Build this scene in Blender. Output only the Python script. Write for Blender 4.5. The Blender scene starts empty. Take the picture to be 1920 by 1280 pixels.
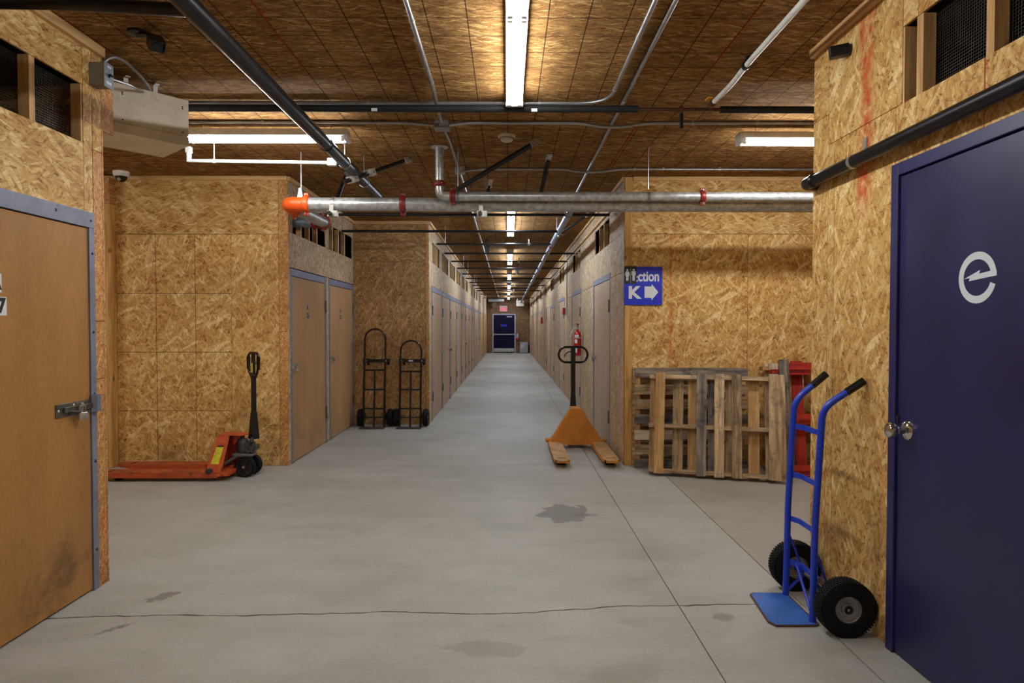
import bpy, bmesh, math, random
from mathutils import Vector, Matrix
random.seed(7)
PI = math.pi
C = bpy.context.scene.collection
SC = bpy.context.scene

# ------------------------------------------------------------------ camera, world, exposure
cam_d = bpy.data.cameras.new('camera')
cam_d.sensor_width = 36.0
cam_d.lens = 1205.0 / 1920.0 * 36.0
cam_d.clip_start = 0.05
cam_d.clip_end = 200
cam = bpy.data.objects.new('camera', cam_d)
C.objects.link(cam)
cam.location = (0, 0, 1.45)
cam.rotation_euler = (math.radians(90 - 1.33), 0, math.radians(-0.38))
SC.camera = cam
world = bpy.data.worlds.new('world')
SC.world = world
world.use_nodes = True
world.node_tree.nodes['Background'].inputs[0].default_value = (0.9, 0.95, 1.0, 1)
world.node_tree.nodes['Background'].inputs[1].default_value = 0.0
SC.view_settings.view_transform = 'Standard'
SC.view_settings.look = 'None'
SC.view_settings.gamma = 1.0
SC.view_settings.use_curve_mapping = False
SC.view_settings.exposure = 0.0
TUBE_NEAR = 70.0      # strength of the tubes in the hall around the camera
TUBE_CROSS = 92.0     # strength of the tubes in the crossing hall
TUBE_FAR = 78.0       # strength of the tubes down the corridor
try:
    SC.cycles.max_bounces = 7
    SC.cycles.diffuse_bounces = 5
    SC.cycles.glossy_bounces = 3
    SC.cycles.sample_clamp_indirect = 4.0
    SC.cycles.use_denoising = True
except Exception:
    pass

# ------------------------------------------------------------------ node helpers
def srgb(r, g, b):
    def f(c):
        c /= 255.0
        return c / 12.92 if c <= 0.04045 else ((c + 0.055) / 1.055) ** 2.4
    return (f(r), f(g), f(b), 1.0)

class NT:
    def __init__(s, name):
        s.m = bpy.data.materials.new(name)
        s.m.use_nodes = True
        s.t = s.m.node_tree
        s.b = s.t.nodes['Principled BSDF']
    def n(s, kind, **kw):
        o = s.t.nodes.new(kind)
        for k, v in kw.items():
            setattr(o, k, v)
        return o
    def put(s, sock, v):
        if isinstance(v, bpy.types.NodeSocket):
            s.t.links.new(v, sock)
        else:
            sock.default_value = v
    def math(s, op, a, b=0.0, c=None, clamp=False):
        o = s.n('ShaderNodeMath', operation=op, use_clamp=clamp)
        s.put(o.inputs[0], a); s.put(o.inputs[1], b)
        if c is not None: s.put(o.inputs[2], c)
        return o.outputs[0]
    def mix(s, f, a, b, blend='MIX'):
        o = s.n('ShaderNodeMix', data_type='RGBA', blend_type=blend)
        s.put(o.inputs[0], f); s.put(o.inputs[6], a); s.put(o.inputs[7], b)
        return o.outputs[2]
    def fmix(s, f, a, b):
        o = s.n('ShaderNodeMix', data_type='FLOAT')
        s.put(o.inputs[0], f); s.put(o.inputs[2], a); s.put(o.inputs[3], b)
        return o.outputs[0]
    def comb(s, x, y, z):
        o = s.n('ShaderNodeCombineXYZ')
        s.put(o.inputs[0], x); s.put(o.inputs[1], y); s.put(o.inputs[2], z)
        return o.outputs[0]
    def sep(s, v):
        o = s.n('ShaderNodeSeparateXYZ'); s.put(o.inputs[0], v)
        return o.outputs
    def objco(s):
        return s.n('ShaderNodeTexCoord').outputs['Object']
    def pos(s):
        return s.n('ShaderNodeNewGeometry').outputs['Position']
    def rnd(s):
        return s.n('ShaderNodeObjectInfo').outputs['Random']
    def noise(s, v, scale, detail=2.0, rough=0.5, dims='3D', dist=0.0, col=False):
        o = s.n('ShaderNodeTexNoise', noise_dimensions=dims)
        s.put(o.inputs['Vector'], v)
        o.inputs['Scale'].default_value = scale
        o.inputs['Detail'].default_value = detail
        o.inputs['Roughness'].default_value = rough
        o.inputs['Distortion'].default_value = dist
        return o.outputs['Color' if col else 'Fac']
    def vmap(s, v, loc=(0, 0, 0), rot=(0, 0, 0), sc=(1, 1, 1)):
        o = s.n('ShaderNodeMapping')
        s.put(o.inputs[0], v)
        o.inputs[1].default_value = loc; o.inputs[2].default_value = rot; o.inputs[3].default_value = sc
        return o.outputs[0]
    def ramp(s, f, stops, interp='LINEAR'):
        o = s.n('ShaderNodeValToRGB')
        s.put(o.inputs[0], f)
        r = o.color_ramp; r.interpolation = interp
        while len(r.elements) > 1: r.elements.remove(r.elements[-1])
        r.elements[0].position = stops[0][0]; r.elements[0].color = stops[0][1]
        for p, c in stops[1:]:
            e = r.elements.new(p); e.color = c
        return o.outputs[0]
    def rng(s, v, a, b, c=0.0, d=1.0):
        o = s.n('ShaderNodeMapRange', interpolation_type='SMOOTHSTEP')
        s.put(o.inputs[0], v)
        o.inputs[1].default_value = a; o.inputs[2].default_value = b
        o.inputs[3].default_value = c; o.inputs[4].default_value = d
        return o.outputs[0]
    def bump(s, h, strength=0.3, dist=0.002):
        o = s.n('ShaderNodeBump')
        o.inputs['Strength'].default_value = strength
        o.inputs['Distance'].default_value = dist
        s.put(o.inputs['Height'], h)
        s.t.links.new(o.outputs[0], s.b.inputs['Normal'])
    def out(s, col, rough=0.6, metal=0.0, spec=None):
        s.put(s.b.inputs['Base Color'], col)
        s.put(s.b.inputs['Roughness'], rough)
        s.put(s.b.inputs['Metallic'], metal)
        if spec is not None: s.b.inputs['Specular IOR Level'].default_value = spec
        return s.m

def osb(name, stops, length=0.12, width=0.024, angles=(0.5, 1.25, 2.1, -0.35), rot0=0.0, specks=0.5,
        lines=None, red=None, grime=None, tint_var=0.10, warpamt=0.035, rough=0.66, spec=0.25):
    """oriented strand board: layered stretched cells, each cell one wood strand"""
    N = NT(name)
    oc = N.sep(N.objco()); rn = N.rnd()
    P = N.comb(N.math('MULTIPLY_ADD', rn, 53.1, oc[0]), N.math('MULTIPLY_ADD', rn, 17.7, oc[2]), 0.0)
    w = N.noise(P, 3.6, 2.0, dims='2D', col=True)
    vs = N.n('ShaderNodeVectorMath', operation='MULTIPLY_ADD')
    N.put(vs.inputs[0], w); vs.inputs[1].default_value = (warpamt,) * 3; N.put(vs.inputs[2], P)
    P2 = vs.outputs[0]
    # ground layer: chips, each with its own streak direction
    vo = N.n('ShaderNodeTexVoronoi', voronoi_dimensions='2D')
    N.put(vo.inputs['Vector'], N.vmap(P2, rot=(0, 0, rot0), sc=(0.6, 1.5, 1))); vo.inputs['Scale'].default_value = 1.1 / (length * 0.5)
    sc0 = N.n('ShaderNodeSeparateColor'); N.put(sc0.inputs[0], vo.outputs['Color'])
    vr = N.n('ShaderNodeVectorRotate', rotation_type='Z_AXIS')
    N.put(vr.inputs['Vector'], P2); N.put(vr.inputs['Angle'], N.math('MULTIPLY_ADD', sc0.outputs[2], 1.7, rot0 * -1.0 - 0.85))
    st0 = N.noise(N.vmap(vr.outputs[0], sc=(0.14, 1.0, 1)), 1.6 / width, 2.0, 0.55, '2D')
    v = N.math('MULTIPLY_ADD', N.math('SUBTRACT', st0, 0.5), 0.95, N.math('MULTIPLY_ADD', sc0.outputs[1], 0.30, 0.30))
    for k, a in enumerate(angles[:3]):
        L = length * (1.0, 0.62, 1.3, 0.8)[k % 4]; W = width * (1.0, 0.75, 1.35, 0.6)[k % 4]
        m = N.vmap(P2, loc=(k * 3.7, k * 1.9, 0), rot=(0, 0, a + rot0))
        m = N.vmap(m, sc=(1 / L, 1 / W, 1))
        vo = N.n('ShaderNodeTexVoronoi', voronoi_dimensions='2D')
        N.put(vo.inputs['Vector'], m); vo.inputs['Scale'].default_value = 1.0
        sc = N.n('ShaderNodeSeparateColor'); N.put(sc.inputs[0], vo.outputs['Color'])
        pick = N.rng(sc.outputs[0], (0.66, 0.70, 0.76)[k], (0.68, 0.72, 0.78)[k])
        tone = N.math('MULTIPLY_ADD', sc.outputs[1], 0.62, 0.36)
        tone = N.math('ADD', tone, N.math('MULTIPLY_ADD', st0, 0.5, -0.25))
        v = N.fmix(N.math('MULTIPLY', pick, 0.62), v, tone)
    # thin dark gaps between strands
    rg = N.math('ABSOLUTE', N.math('SUBTRACT', N.noise(N.vmap(P2, rot=(0, 0, rot0 + 0.25), sc=(0.35, 1.0, 1)), 0.42 / width, 2.0, 0.6, '2D'), 0.5))
    v = N.math('SUBTRACT', v, N.rng(rg, 0.0, 0.015, 0.30, 0.0))
    fine = N.noise(P2, 210.0, 1.0, dims='2D')
    v = N.math('ADD', v, N.math('MULTIPLY_ADD', fine, 0.30, -0.15))
    big = N.noise(P, 1.7, 2.0, dims='2D')
    v = N.math('ADD', v, N.math('MULTIPLY_ADD', big, tint_var * 2.4, -tint_var * 1.2))
    v = N.math('MULTIPLY_ADD', v, 1.14, -0.06)
    col = N.ramp(v, stops)
    if specks:
        sp = N.rng(N.noise(P2, 34.0, 2.0, 0.6, '2D'), 0.66, 0.74)
        col = N.mix(N.math('MULTIPLY', sp, specks), col, srgb(70, 40, 18))
        n2 = N.n('ShaderNodeTexVoronoi', voronoi_dimensions='2D'); N.put(n2.inputs['Vector'], P); n2.inputs['Scale'].default_value = 7.0
        dot = N.rng(n2.outputs['Distance'], 0.035, 0.05, 1.0, 0.0)
        col = N.mix(N.math('MULTIPLY', dot, specks), col, srgb(48, 28, 14))
    if lines:
        dx, dz, wd, amt = lines[:4]
        f = None
        for ax, d in ((0, dx), (2, dz)):
            if not d: continue
            q = N.math('PINGPONG', oc[ax], d / 2.0)       # 0 at multiples of d
            if ax == 2: q = N.math('PINGPONG', N.math('ADD', oc[ax], lines[4] if len(lines) > 4 else 0.0), d / 2.0)
            l = N.rng(q, wd * 0.5, wd, 1.0, 0.0)
            f = l if f is None else N.math('MAXIMUM', f, l)
        col = N.mix(N.math('MULTIPLY', f, amt), col, srgb(30, 22, 20))
    if red:
        ps = N.sep(N.pos())
        for (ax, c0, wd, z0, z1, amt) in red:
            wob = N.math('MULTIPLY_ADD', N.noise(N.pos(), 5.0, 2.0), wd * 1.6, -wd * 0.8)
            d = N.math('ABSOLUTE', N.math('ADD', N.math('SUBTRACT', ps[ax], c0), wob))
            f = N.rng(d, wd * 0.15, wd, 1.0, 0.0)
            f = N.math('MULTIPLY', f, N.rng(ps[2], z0, z0 + 0.1))
            f = N.math('MULTIPLY', f, N.rng(ps[2], z1 - 0.12, z1, 1.0, 0.0))
            f = N.math('MULTIPLY', f, N.rng(N.noise(N.pos(), 16.0, 3.0), 0.28, 0.62))
            col = N.mix(N.math('MULTIPLY', f, amt), col, srgb(196, 62, 24))
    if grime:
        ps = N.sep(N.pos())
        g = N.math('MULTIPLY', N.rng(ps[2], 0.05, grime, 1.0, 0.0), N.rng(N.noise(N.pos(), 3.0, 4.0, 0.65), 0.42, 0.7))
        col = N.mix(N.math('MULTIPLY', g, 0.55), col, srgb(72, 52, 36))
    N.bump(v, 0.2, 0.0012)
    return N.out(col, rough, spec=spec)

WALL = [(0.0, srgb(116, 74, 34)), (0.25, srgb(178, 128, 64)), (0.5, srgb(202, 158, 92)), (0.72, srgb(216, 178, 114)), (1.0, srgb(242, 216, 160))]
DULL = [(0.0, srgb(112, 86, 58)), (0.25, srgb(156, 126, 92)), (0.5, srgb(180, 152, 118)), (0.72, srgb(198, 172, 140)), (1.0, srgb(228, 208, 180))]
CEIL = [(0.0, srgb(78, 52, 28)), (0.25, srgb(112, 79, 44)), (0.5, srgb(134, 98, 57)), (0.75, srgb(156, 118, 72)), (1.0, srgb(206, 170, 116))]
BROWN = [(0.0, srgb(94, 64, 36)), (0.25, srgb(140, 102, 62)), (0.5, srgb(166, 126, 80)), (0.72, srgb(184, 146, 98)), (1.0, srgb(216, 182, 136))]
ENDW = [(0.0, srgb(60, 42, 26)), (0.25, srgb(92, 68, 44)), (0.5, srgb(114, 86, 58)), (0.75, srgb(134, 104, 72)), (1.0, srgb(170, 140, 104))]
EDGE = [(0.0, srgb(120, 72, 36)), (0.3, srgb(172, 114, 62)), (0.55, srgb(194, 138, 82)), (0.8, srgb(212, 164, 104)), (1.0, srgb(234, 200, 148))]
UPR = PI / 2
M = {}
M['osb'] = osb('osb_upright_strands', WALL, angles=(0.35, -0.5, 0.9, -0.1), rot0=UPR, grime=0.9)
M['osb_red'] = osb('osb_red_sprayed', WALL, angles=(0.35, -0.5, 0.9, -0.1), rot0=UPR, grime=0.9,
                   red=[(1, 3.115, 0.085, 1.95, 3.1, 0.8), (1, 2.335, 0.012, 2.1, 2.6, 0.8)])
M['osb_lined'] = osb('osb_printed_grid', WALL, angles=(0.35, -0.7, 1.1, 2.4), rot0=UPR, lines=(0.4064, 0.6096, 0.0045, 0.75, 0.034), grime=0.5)
M['osb_top'] = osb('osb_lengthwise_strands', WALL, angles=(0.3, -0.35, 0.8, -0.9), rot0=0.0)
M['osb_k'] = osb('osb_red_chalked', WALL, angles=(0.35, -0.7, 1.1, 2.4), rot0=UPR,
                 red=[(0, 1.70, 0.02, 0.1, 2.75, 0.55), (0, 1.86, 0.008, 0.1, 2.5, 0.4)])
M['osb_dull'] = osb('osb_dull', DULL, length=0.085, width=0.015, angles=(0.25, -0.4, 0.7, 2.2), rot0=UPR)
M['osb_dull_top'] = osb('osb_dull_lengthwise', DULL, length=0.085, width=0.015, angles=(0.3, -0.35, 0.8, -0.9))
M['osb_brown'] = osb('osb_brown', BROWN, length=0.085, width=0.015, angles=(0.25, -0.4, 0.7, 2.2), rot0=UPR)
M['osb_brown_top'] = osb('osb_brown_lengthwise', BROWN, length=0.085, width=0.015, angles=(0.3, -0.35, 0.8, -0.9))
M['osb_end'] = osb('osb_brown_shaded', ENDW, length=0.085, width=0.015, angles=(0.25, -0.4, 0.7, 2.2), rot0=UPR)  # end wall: shade beyond the lamps' reach is put into this darker board colour
M['osb_edge'] = osb('osb_edge_strip', EDGE, length=0.03, width=0.007, angles=(0.2, -0.3, 0.6, 1.4), rot0=UPR, grime=1.2)
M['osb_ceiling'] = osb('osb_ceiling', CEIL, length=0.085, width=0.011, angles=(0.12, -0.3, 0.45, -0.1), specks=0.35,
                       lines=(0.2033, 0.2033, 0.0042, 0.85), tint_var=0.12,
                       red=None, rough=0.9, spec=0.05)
M['osb_ceiling_red'] = M['osb_ceiling']

def wood(name, stops, axis=2, ring=26.0, knots=0.6, var=0.25, rough=0.7, dirt=0.0, dirtcol=(60, 50, 44)):
    N = NT(name)
    oc = N.objco(); rn = N.rnd()
    s = [14.0, 14.0, 14.0]; s[axis] = 1.1
    off = N.comb(N.math('MULTIPLY', rn, 31.0), N.math('MULTIPLY', rn, 17.0), N.math('MULTIPLY', rn, 9.0))
    va = N.n('ShaderNodeVectorMath', operation='ADD'); N.put(va.inputs[0], oc); N.put(va.inputs[1], off)
    P = va.outputs[0]
    v = N.noise(N.vmap(P, sc=tuple(s)), ring / 14.0, 4.0, 0.6, dist=0.6)
    v = N.rng(v, 0.2, 0.8)
    fs = [160.0, 160.0, 160.0]; fs[axis] = 5.0
    v = N.math('ADD', v, N.math('MULTIPLY_ADD', N.noise(N.vmap(P, sc=tuple(fs)), 1.0, 1.0), 0.4, -0.2))
    v = N.math('ADD', v, N.math('MULTIPLY_ADD', rn, var, -var / 2))
    col = N.ramp(v, stops)
    if knots:
        vo = N.n('ShaderNodeTexVoronoi'); ks = [6.0, 6.0, 6.0]; ks[axis] = 4.0
        N.put(vo.inputs['Vector'], N.vmap(P, sc=tuple(ks))); vo.inputs['Scale'].default_value = 1.0
        k = N.rng(vo.outputs['Distance'], 0.08, 0.15, 1.0, 0.0)
        col = N.mix(N.math('MULTIPLY', k, knots), col, srgb(74, 42, 20))
    if dirt:
        d = N.rng(N.noise(P, 6.0, 4.0, 0.7), 0.48, 0.66)
        col = N.mix(N.math('MULTIPLY', d, dirt), col, srgb(*dirtcol))
    N.bump(v, 0.2, 0.001)
    return N.out(col, rough, spec=0.3)

PINE = [(0.0, srgb(158, 112, 58)), (0.5, srgb(198, 152, 86)), (1.0, srgb(222, 180, 116))]
LIGHT = [(0.0, srgb(172, 130, 82)), (0.5, srgb(204, 164, 110)), (1.0, srgb(224, 186, 136))]
PALL = [(0.0, srgb(108, 86, 64)), (0.45, srgb(164, 138, 104)), (0.8, srgb(196, 168, 130)), (1.0, srgb(216, 192, 156))]
PGREY = [(0.0, srgb(70, 64, 62)), (0.5, srgb(116, 106, 98)), (1.0, srgb(160, 146, 128))]
PORG = [(0.0, srgb(140, 102, 60)), (0.5, srgb(180, 140, 90)), (1.0, srgb(204, 168, 116))]
M['pine_z'] = wood('pine_upright', PINE, 2)
M['trim_x'] = wood('pine_trim', LIGHT, 0, knots=0.2, var=0.1)
M['stud_z'] = wood('stud_wood', LIGHT, 2, knots=0.7, var=0.15)
for ax, nm in ((0, 'x'), (2, 'z')):
    M['pal_' + nm] = wood('pallet_wood_' + nm, PALL, ax, var=0.4, dirt=0.5, dirtcol=(84, 70, 58))
    M['palg_' + nm] = wood('pallet_grey_wood_' + nm, PGREY, ax, var=0.3, dirt=0.7, dirtcol=(60, 60, 66))
    M['palo_' + nm] = wood('pallet_fresh_wood_' + nm, PORG, ax, var=0.2, dirt=0.25, dirtcol=(90, 70, 50))
    M['palr_' + nm] = wood('pallet_red_paint_' + nm, [(0, srgb(104, 24, 18)), (0.5, srgb(164, 40, 28)), (1, srgb(186, 58, 38))], ax, var=0.2, dirt=0.45, dirtcol=(90, 48, 36))
    M['palw_' + nm] = wood('pallet_pale_wood_' + nm, [(0, srgb(170, 146, 120)), (0.5, srgb(204, 182, 156)), (1, srgb(226, 208, 186))], ax, var=0.1)

def plain(name, rgb, rough=0.5, metal=0.0, var=0.06, scale=9.0, wear=None, wear_amt=0.5, wear_rng=(0.56, 0.66), bump=0.0, spec=None):
    N = NT(name)
    P = N.objco()
    n = N.noise(P, scale, 3.0, 0.6)
    c = srgb(*rgb)
    lo = tuple(x * (1 - var * 3) for x in c[:3]) + (1,)
    hi = tuple(min(1, x * (1 + var * 3)) for x in c[:3]) + (1,)
    col = N.mix(N.rng(n, 0.25, 0.75), lo, hi)
    if wear:
        w = N.rng(N.noise(P, 14.0, 5.0, 0.7), *wear_rng)
        col = N.mix(N.math('MULTIPLY', w, wear_amt), col, srgb(*wear))
    if bump: N.bump(N.noise(P, 90.0, 2.0), bump, 0.001)
    r = N.math('MULTIPLY_ADD', n, 0.2, rough - 0.1)
    return N.out(col, r, metal, spec)

M['black_metal'] = plain('black_painted_steel', (11, 11, 12), 0.38, 0.0, 0.1)
M['black_gloss'] = plain('black_gloss', (9, 9, 10), 0.22)
M['black_pipe'] = plain('black_steel_pipe', (20, 20, 24), 0.34, 0.35, 0.1, wear=(70, 66, 64), wear_amt=0.2)
M['foam'] = plain('black_foam_insulation', (11, 12, 15), 0.75)
M['rubber'] = plain('black_rubber', (14, 14, 14), 0.75, spec=0.25)
M['galv'] = plain('galvanized_pipe', (186, 189, 190), 0.36, 0.6, 0.10, 22.0)
M['conduit'] = plain('zinc_conduit', (158, 158, 160), 0.35, 0.85, 0.06)
M['grey_main'] = plain('grey_steel_main', (120, 126, 140), 0.38, 0.5, 0.08)
M['jamb'] = plain('galvanized_door_frame', (126, 131, 150), 0.55, 0.25, 0.07, 7.0, wear=(84, 84, 92), wear_amt=0.4)
M['zinc'] = plain('zinc_hardware', (186, 184, 176), 0.38, 0.85, 0.1, 20.0)
M['darkzinc'] = plain('dull_zinc_hasp', (112, 112, 104), 0.42, 0.8, 0.12, 20.0)
M['chrome'] = plain('chrome', (205, 202, 196), 0.14, 1.0, 0.02)
M['screw'] = plain('screw_steel', (60, 58, 60), 0.45, 0.6)
M['red_coupling'] = plain('red_coupling', (128, 30, 22), 0.42, 0.0, 0.1)
M['chalk'] = plain('red_chalk', (146, 46, 26), 0.95, 0.0, 0.1, 30.0, spec=0.0)
M['orange_coupling'] = plain('orange_coupling', (226, 84, 22), 0.4, 0.0, 0.06)
M['orange_paint'] = plain('orange_jack_paint', (190, 82, 42), 0.42, 0.0, 0.08, 6.0, wear=(70, 34, 22), wear_amt=0.75, wear_rng=(0.56, 0.64))
M['yellow_paint'] = plain('amber_jack_paint', (206, 128, 30), 0.5, 0.0, 0.07, 5.0, wear=(120, 80, 40), wear_amt=0.6, wear_rng=(0.60, 0.68))
M['yellow_worn'] = plain('worn_amber_fork', (196, 148, 84), 0.55, 0.0, 0.1, 8.0, wear=(150, 118, 84), wear_amt=0.7, wear_rng=(0.5, 0.6))
M['orange_worn'] = plain('worn_orange_fork', (178, 82, 38), 0.5, 0.0, 0.12, 8.0, wear=(96, 56, 36), wear_amt=0.7, wear_rng=(0.5, 0.6))
M['yellow_label'] = plain('yellow_label', (206, 200, 44), 0.5, 0.0, 0.06, 30.0, wear=(120, 120, 30), wear_amt=0.5, wear_rng=(0.55, 0.6))
M['pump_grey'] = plain('grimy_grey_casting', (72, 72, 70), 0.5, 0.4, 0.15, 20.0)
M['link_grey'] = plain('grey_painted_link', (104, 104, 104), 0.5, 0.1, 0.1, 20.0)
M['blue_paint'] = plain('blue_truck_paint', (24, 58, 188), 0.3, 0.0, 0.04)
M['blue_plate'] = plain('worn_blue_plate', (52, 106, 190), 0.45, 0.0, 0.06, 6.0, wear=(120, 74, 50), wear_amt=0.8, wear_rng=(0.62, 0.68))
M['rust'] = plain('rusty_edge', (96, 58, 42), 0.7, 0.1, 0.15, 20.0)
M['rim'] = plain('grey_wheel_rim', (160, 158, 156), 0.42, 0.5, 0.05)
M['navy'] = plain('navy_door_paint', (31, 30, 78), 0.36, 0.0, 0.06, 2.5, wear=(52, 50, 104), wear_amt=0.25, wear_rng=(0.6, 0.75))
M['navy_dark'] = plain('dark_navy_paint', (10, 11, 44), 0.6, spec=0.15)
M['navy_frame'] = plain('navy_frame_paint', (34, 34, 86), 0.38)
M['white_paint'] = plain('white_enamel', (226, 226, 222), 0.4)
M['white_pvc'] = plain('white_pvc', (206, 206, 200), 0.4)
M['white_vinyl'] = plain('white_vinyl', (216, 222, 228), 0.5, var=0.01)
M['beige'] = plain('beige_heater_enamel', (216, 206, 184), 0.5, 0.0, 0.04, 5.0, wear=(160, 140, 112), wear_amt=0.3)
M['greybox'] = plain('grey_switch_box', (132, 138, 144), 0.45, 0.3, 0.06)
M['flex'] = plain('flexible_conduit', (140, 140, 142), 0.4, 0.8)
M['copper'] = plain('tarnished_copper', (86, 58, 42), 0.5, 0.6)
M['yellow_handle'] = plain('yellow_valve_handle', (216, 150, 20), 0.5)
M['sign_blue'] = plain('sign_blue', (20, 42, 190), 0.45, var=0.015)
M['sign_black'] = plain('sign_black', (10, 10, 12), 0.5, var=0.01)
M['blue_ink'] = plain('blue_stencil_ink', (44, 52, 128), 0.6, var=0.02)
M['grey_ink'] = plain('grey_stencil_ink', (118, 118, 138), 0.6, var=0.02)
M['ext_red'] = plain('extinguisher_red', (176, 22, 16), 0.28, var=0.03)
M['alarm_red'] = plain('alarm_red', (190, 26, 24), 0.4, var=0.03)
M['exit_white'] = plain('exit_sign_white', (214, 176, 184), 0.5, var=0.02)
M['lilac'] = plain('lilac_grey_frame', (170, 170, 196), 0.5, var=0.03)
M['steel_kick'] = plain('stainless_kick_plate', (190, 190, 190), 0.3, 0.8, 0.03)
M['ac_grey'] = plain('grey_white_plastic', (150, 158, 172), 0.5, var=0.03)
M['dark'] = plain('dark_void', (16, 13, 11), 0.9)
M['wire'] = plain('galvanized_wire_mesh', (92, 86, 76), 0.45, 0.6)
M['dome'] = plain('dark_camera_dome', (16, 17, 20), 0.08)
M['detector'] = plain('cream_detector_plastic', (196, 184, 160), 0.5, var=0.02)

def mdf(name, lo, hi, grime=0.0, axisscale=(30, 30, 30)):
    N = NT(name)
    P = N.objco()
    n = N.noise(N.vmap(P, sc=(1, 1, 0.25)), 3.0, 4.0, 0.6)
    f = N.noise(N.vmap(P, sc=(1, 1, 0.35)), 90.0, 2.0, 0.6)
    v = N.math('ADD', N.math('MULTIPLY', n, 0.65), N.math('MULTIPLY', f, 0.35))
    rn = N.rnd()
    v = N.math('ADD', v, N.math('MULTIPLY_ADD', rn, 0.2, -0.1))
    col = N.mix(N.rng(v, 0.25, 0.75), srgb(*lo), srgb(*hi))
    sc = N.rng(N.noise(N.vmap(P, rot=(0, 0.5, 0), sc=(5, 5, 1.2)), 4.0, 4.0, 0.75), 0.70, 0.76)
    col = N.mix(N.math('MULTIPLY', sc, 0.25), col, srgb(198, 168, 130))
    if grime:
        ps = N.sep(N.pos())
        g = N.math('MULTIPLY', N.rng(ps[2], 0.1, 0.75, 1.0, 0.0), N.rng(N.noise(N.pos(), 3.2, 4.0, 0.7), 0.48, 0.68))
        col = N.mix(N.math('MULTIPLY', g, grime), col, srgb(66, 48, 36))
    return N.out(col, 0.5, spec=0.4)
M['leaf_near'] = mdf('hardboard_door_brown', (150, 104, 52), (178, 130, 72), 0.6)
M['leaf_ply'] = mdf('hardboard_door_tan', (168, 128, 88), (194, 154, 112), 0.25)
M['leaf_pale'] = mdf('hardboard_door_pale', (166, 138, 110), (190, 162, 134), 0.1)

def stain(N, P, cx, cy, rx, ry, rot, soft=0.25, wob=0.5, sc=7.0):
    q = N.vmap(P, loc=(-cx, -cy, 0)); q = N.vmap(q, rot=(0, 0, rot)); q = N.vmap(q, sc=(1 / rx, 1 / ry, 0))
    ln = N.n('ShaderNodeVectorMath', operation='LENGTH'); N.put(ln.inputs[0], q)
    d = N.math('ADD', ln.outputs['Value'], N.math('MULTIPLY_ADD', N.noise(P, sc, 3.0, 0.6), wob * 2, -wob))
    return N.rng(d, 1.0 - soft, 1.0, 1.0, 0.0)

def concrete(name, tint=(1, 1, 1), stains=True):
    N = NT(name)
    P = N.pos()
    a = N.noise(P, 0.9, 4.0, 0.6); b = N.noise(N.vmap(P, rot=(0, 0, 0.12), sc=(0.6, 1.5, 1)), 3.2, 6.0, 0.72); c = N.noise(P, 60.0, 3.0, 0.65)
    v = N.math('ADD', N.math('MULTIPLY', a, 0.4), N.math('ADD', N.math('MULTIPLY', b, 0.35), N.math('MULTIPLY', c, 0.25)))
    def t(r, g, bb): 
        q = srgb(r, g, bb); return (q[0] * tint[0], q[1] * tint[1], q[2] * tint[2], 1)
    col = N.ramp(v, [(0.30, t(142, 140, 131)), (0.5, t(172, 171, 164)), (0.70, t(192, 192, 187))])
    # thin dark scuffs
    sc = N.rng(N.noise(N.vmap(P, rot=(0, 0, 0.5), sc=(1.2, 7, 1)), 3.0, 6.0, 0.8), 0.66, 0.72)
    col = N.mix(N.math('MULTIPLY', sc, 0.22), col, srgb(92, 86, 80))
    sp = N.rng(N.noise(P, 28.0, 2.0, 0.5), 0.74, 0.78)
    col = N.mix(N.math('MULTIPLY', sp, 0.4), col, srgb(84, 76, 68))
    if stains:
        for (cx, cy, rx, ry, rot, amt, rgb, soft, wob, *fs_) in (
            (0.45, 4.97, 0.19, 0.25, 0.3, 0.6, (98, 94, 92), 0.12, 0.85),
            (0.60, 4.92, 0.12, 0.05, 0.1, 0.45, (104, 100, 96), 0.2, 0.5),
            (-1.855, 3.434, 0.085, 0.05, -0.9, 0.6, (96, 86, 80), 0.25, 0.9, 26.0),
            (-1.90, 3.06, 0.09, 0.022, -0.9, 0.5, (92, 86, 80), 0.5, 0.9, 30.0),
            (-1.86, 3.09, 0.07, 0.012, -0.9, 0.5, (92, 86, 80), 0.5, 0.9, 30.0),
            (-0.08, 2.87, 0.20, 0.075, 0.2, 0.3, (128, 108, 96), 0.15, 0.85, 9.0),
            (0.46, 2.62, 0.26, 0.13, -0.5, 0.22, (126, 102, 84), 0.5, 0.5),
            (1.07, 3.17, 0.07, 0.06, 0.2, 0.45, (100, 84, 74), 0.5, 0.6),
            (0.62, 3.12, 0.13, 0.08, 0.4, 0.2, (104, 96, 90), 0.7, 0.7),
            (-1.5, 5.9, 1.1, 0.35, 0.0, 0.14, (110, 92, 76), 0.9, 0.5),
            (0.25, 7.6, 0.9, 0.9, 0.0, 0.16, (110, 106, 104), 0.9, 0.6),
            (1.45, 2.8, 0.5, 0.4, 0.4, 0.2, (116, 98, 78), 0.9, 0.6),
            (-1.6, 2.5, 0.6, 0.35, 0.1, 0.16, (120, 104, 84), 0.9, 0.6)):
            col = N.mix(N.math('MULTIPLY', stain(N, P, cx, cy, rx, ry, rot, soft, wob, *fs_), amt), col, srgb(*rgb))
    N.bump(c, 0.12, 0.001)
    r = N.math('MULTIPLY_ADD', b, 0.3, 0.42)
    return N.out(col, r, spec=0.35)
M['concrete'] = concrete('concrete_floor')
M['concrete_brown'] = concrete('concrete_floor_brownish', (0.86, 0.82, 0.78), False)

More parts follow.
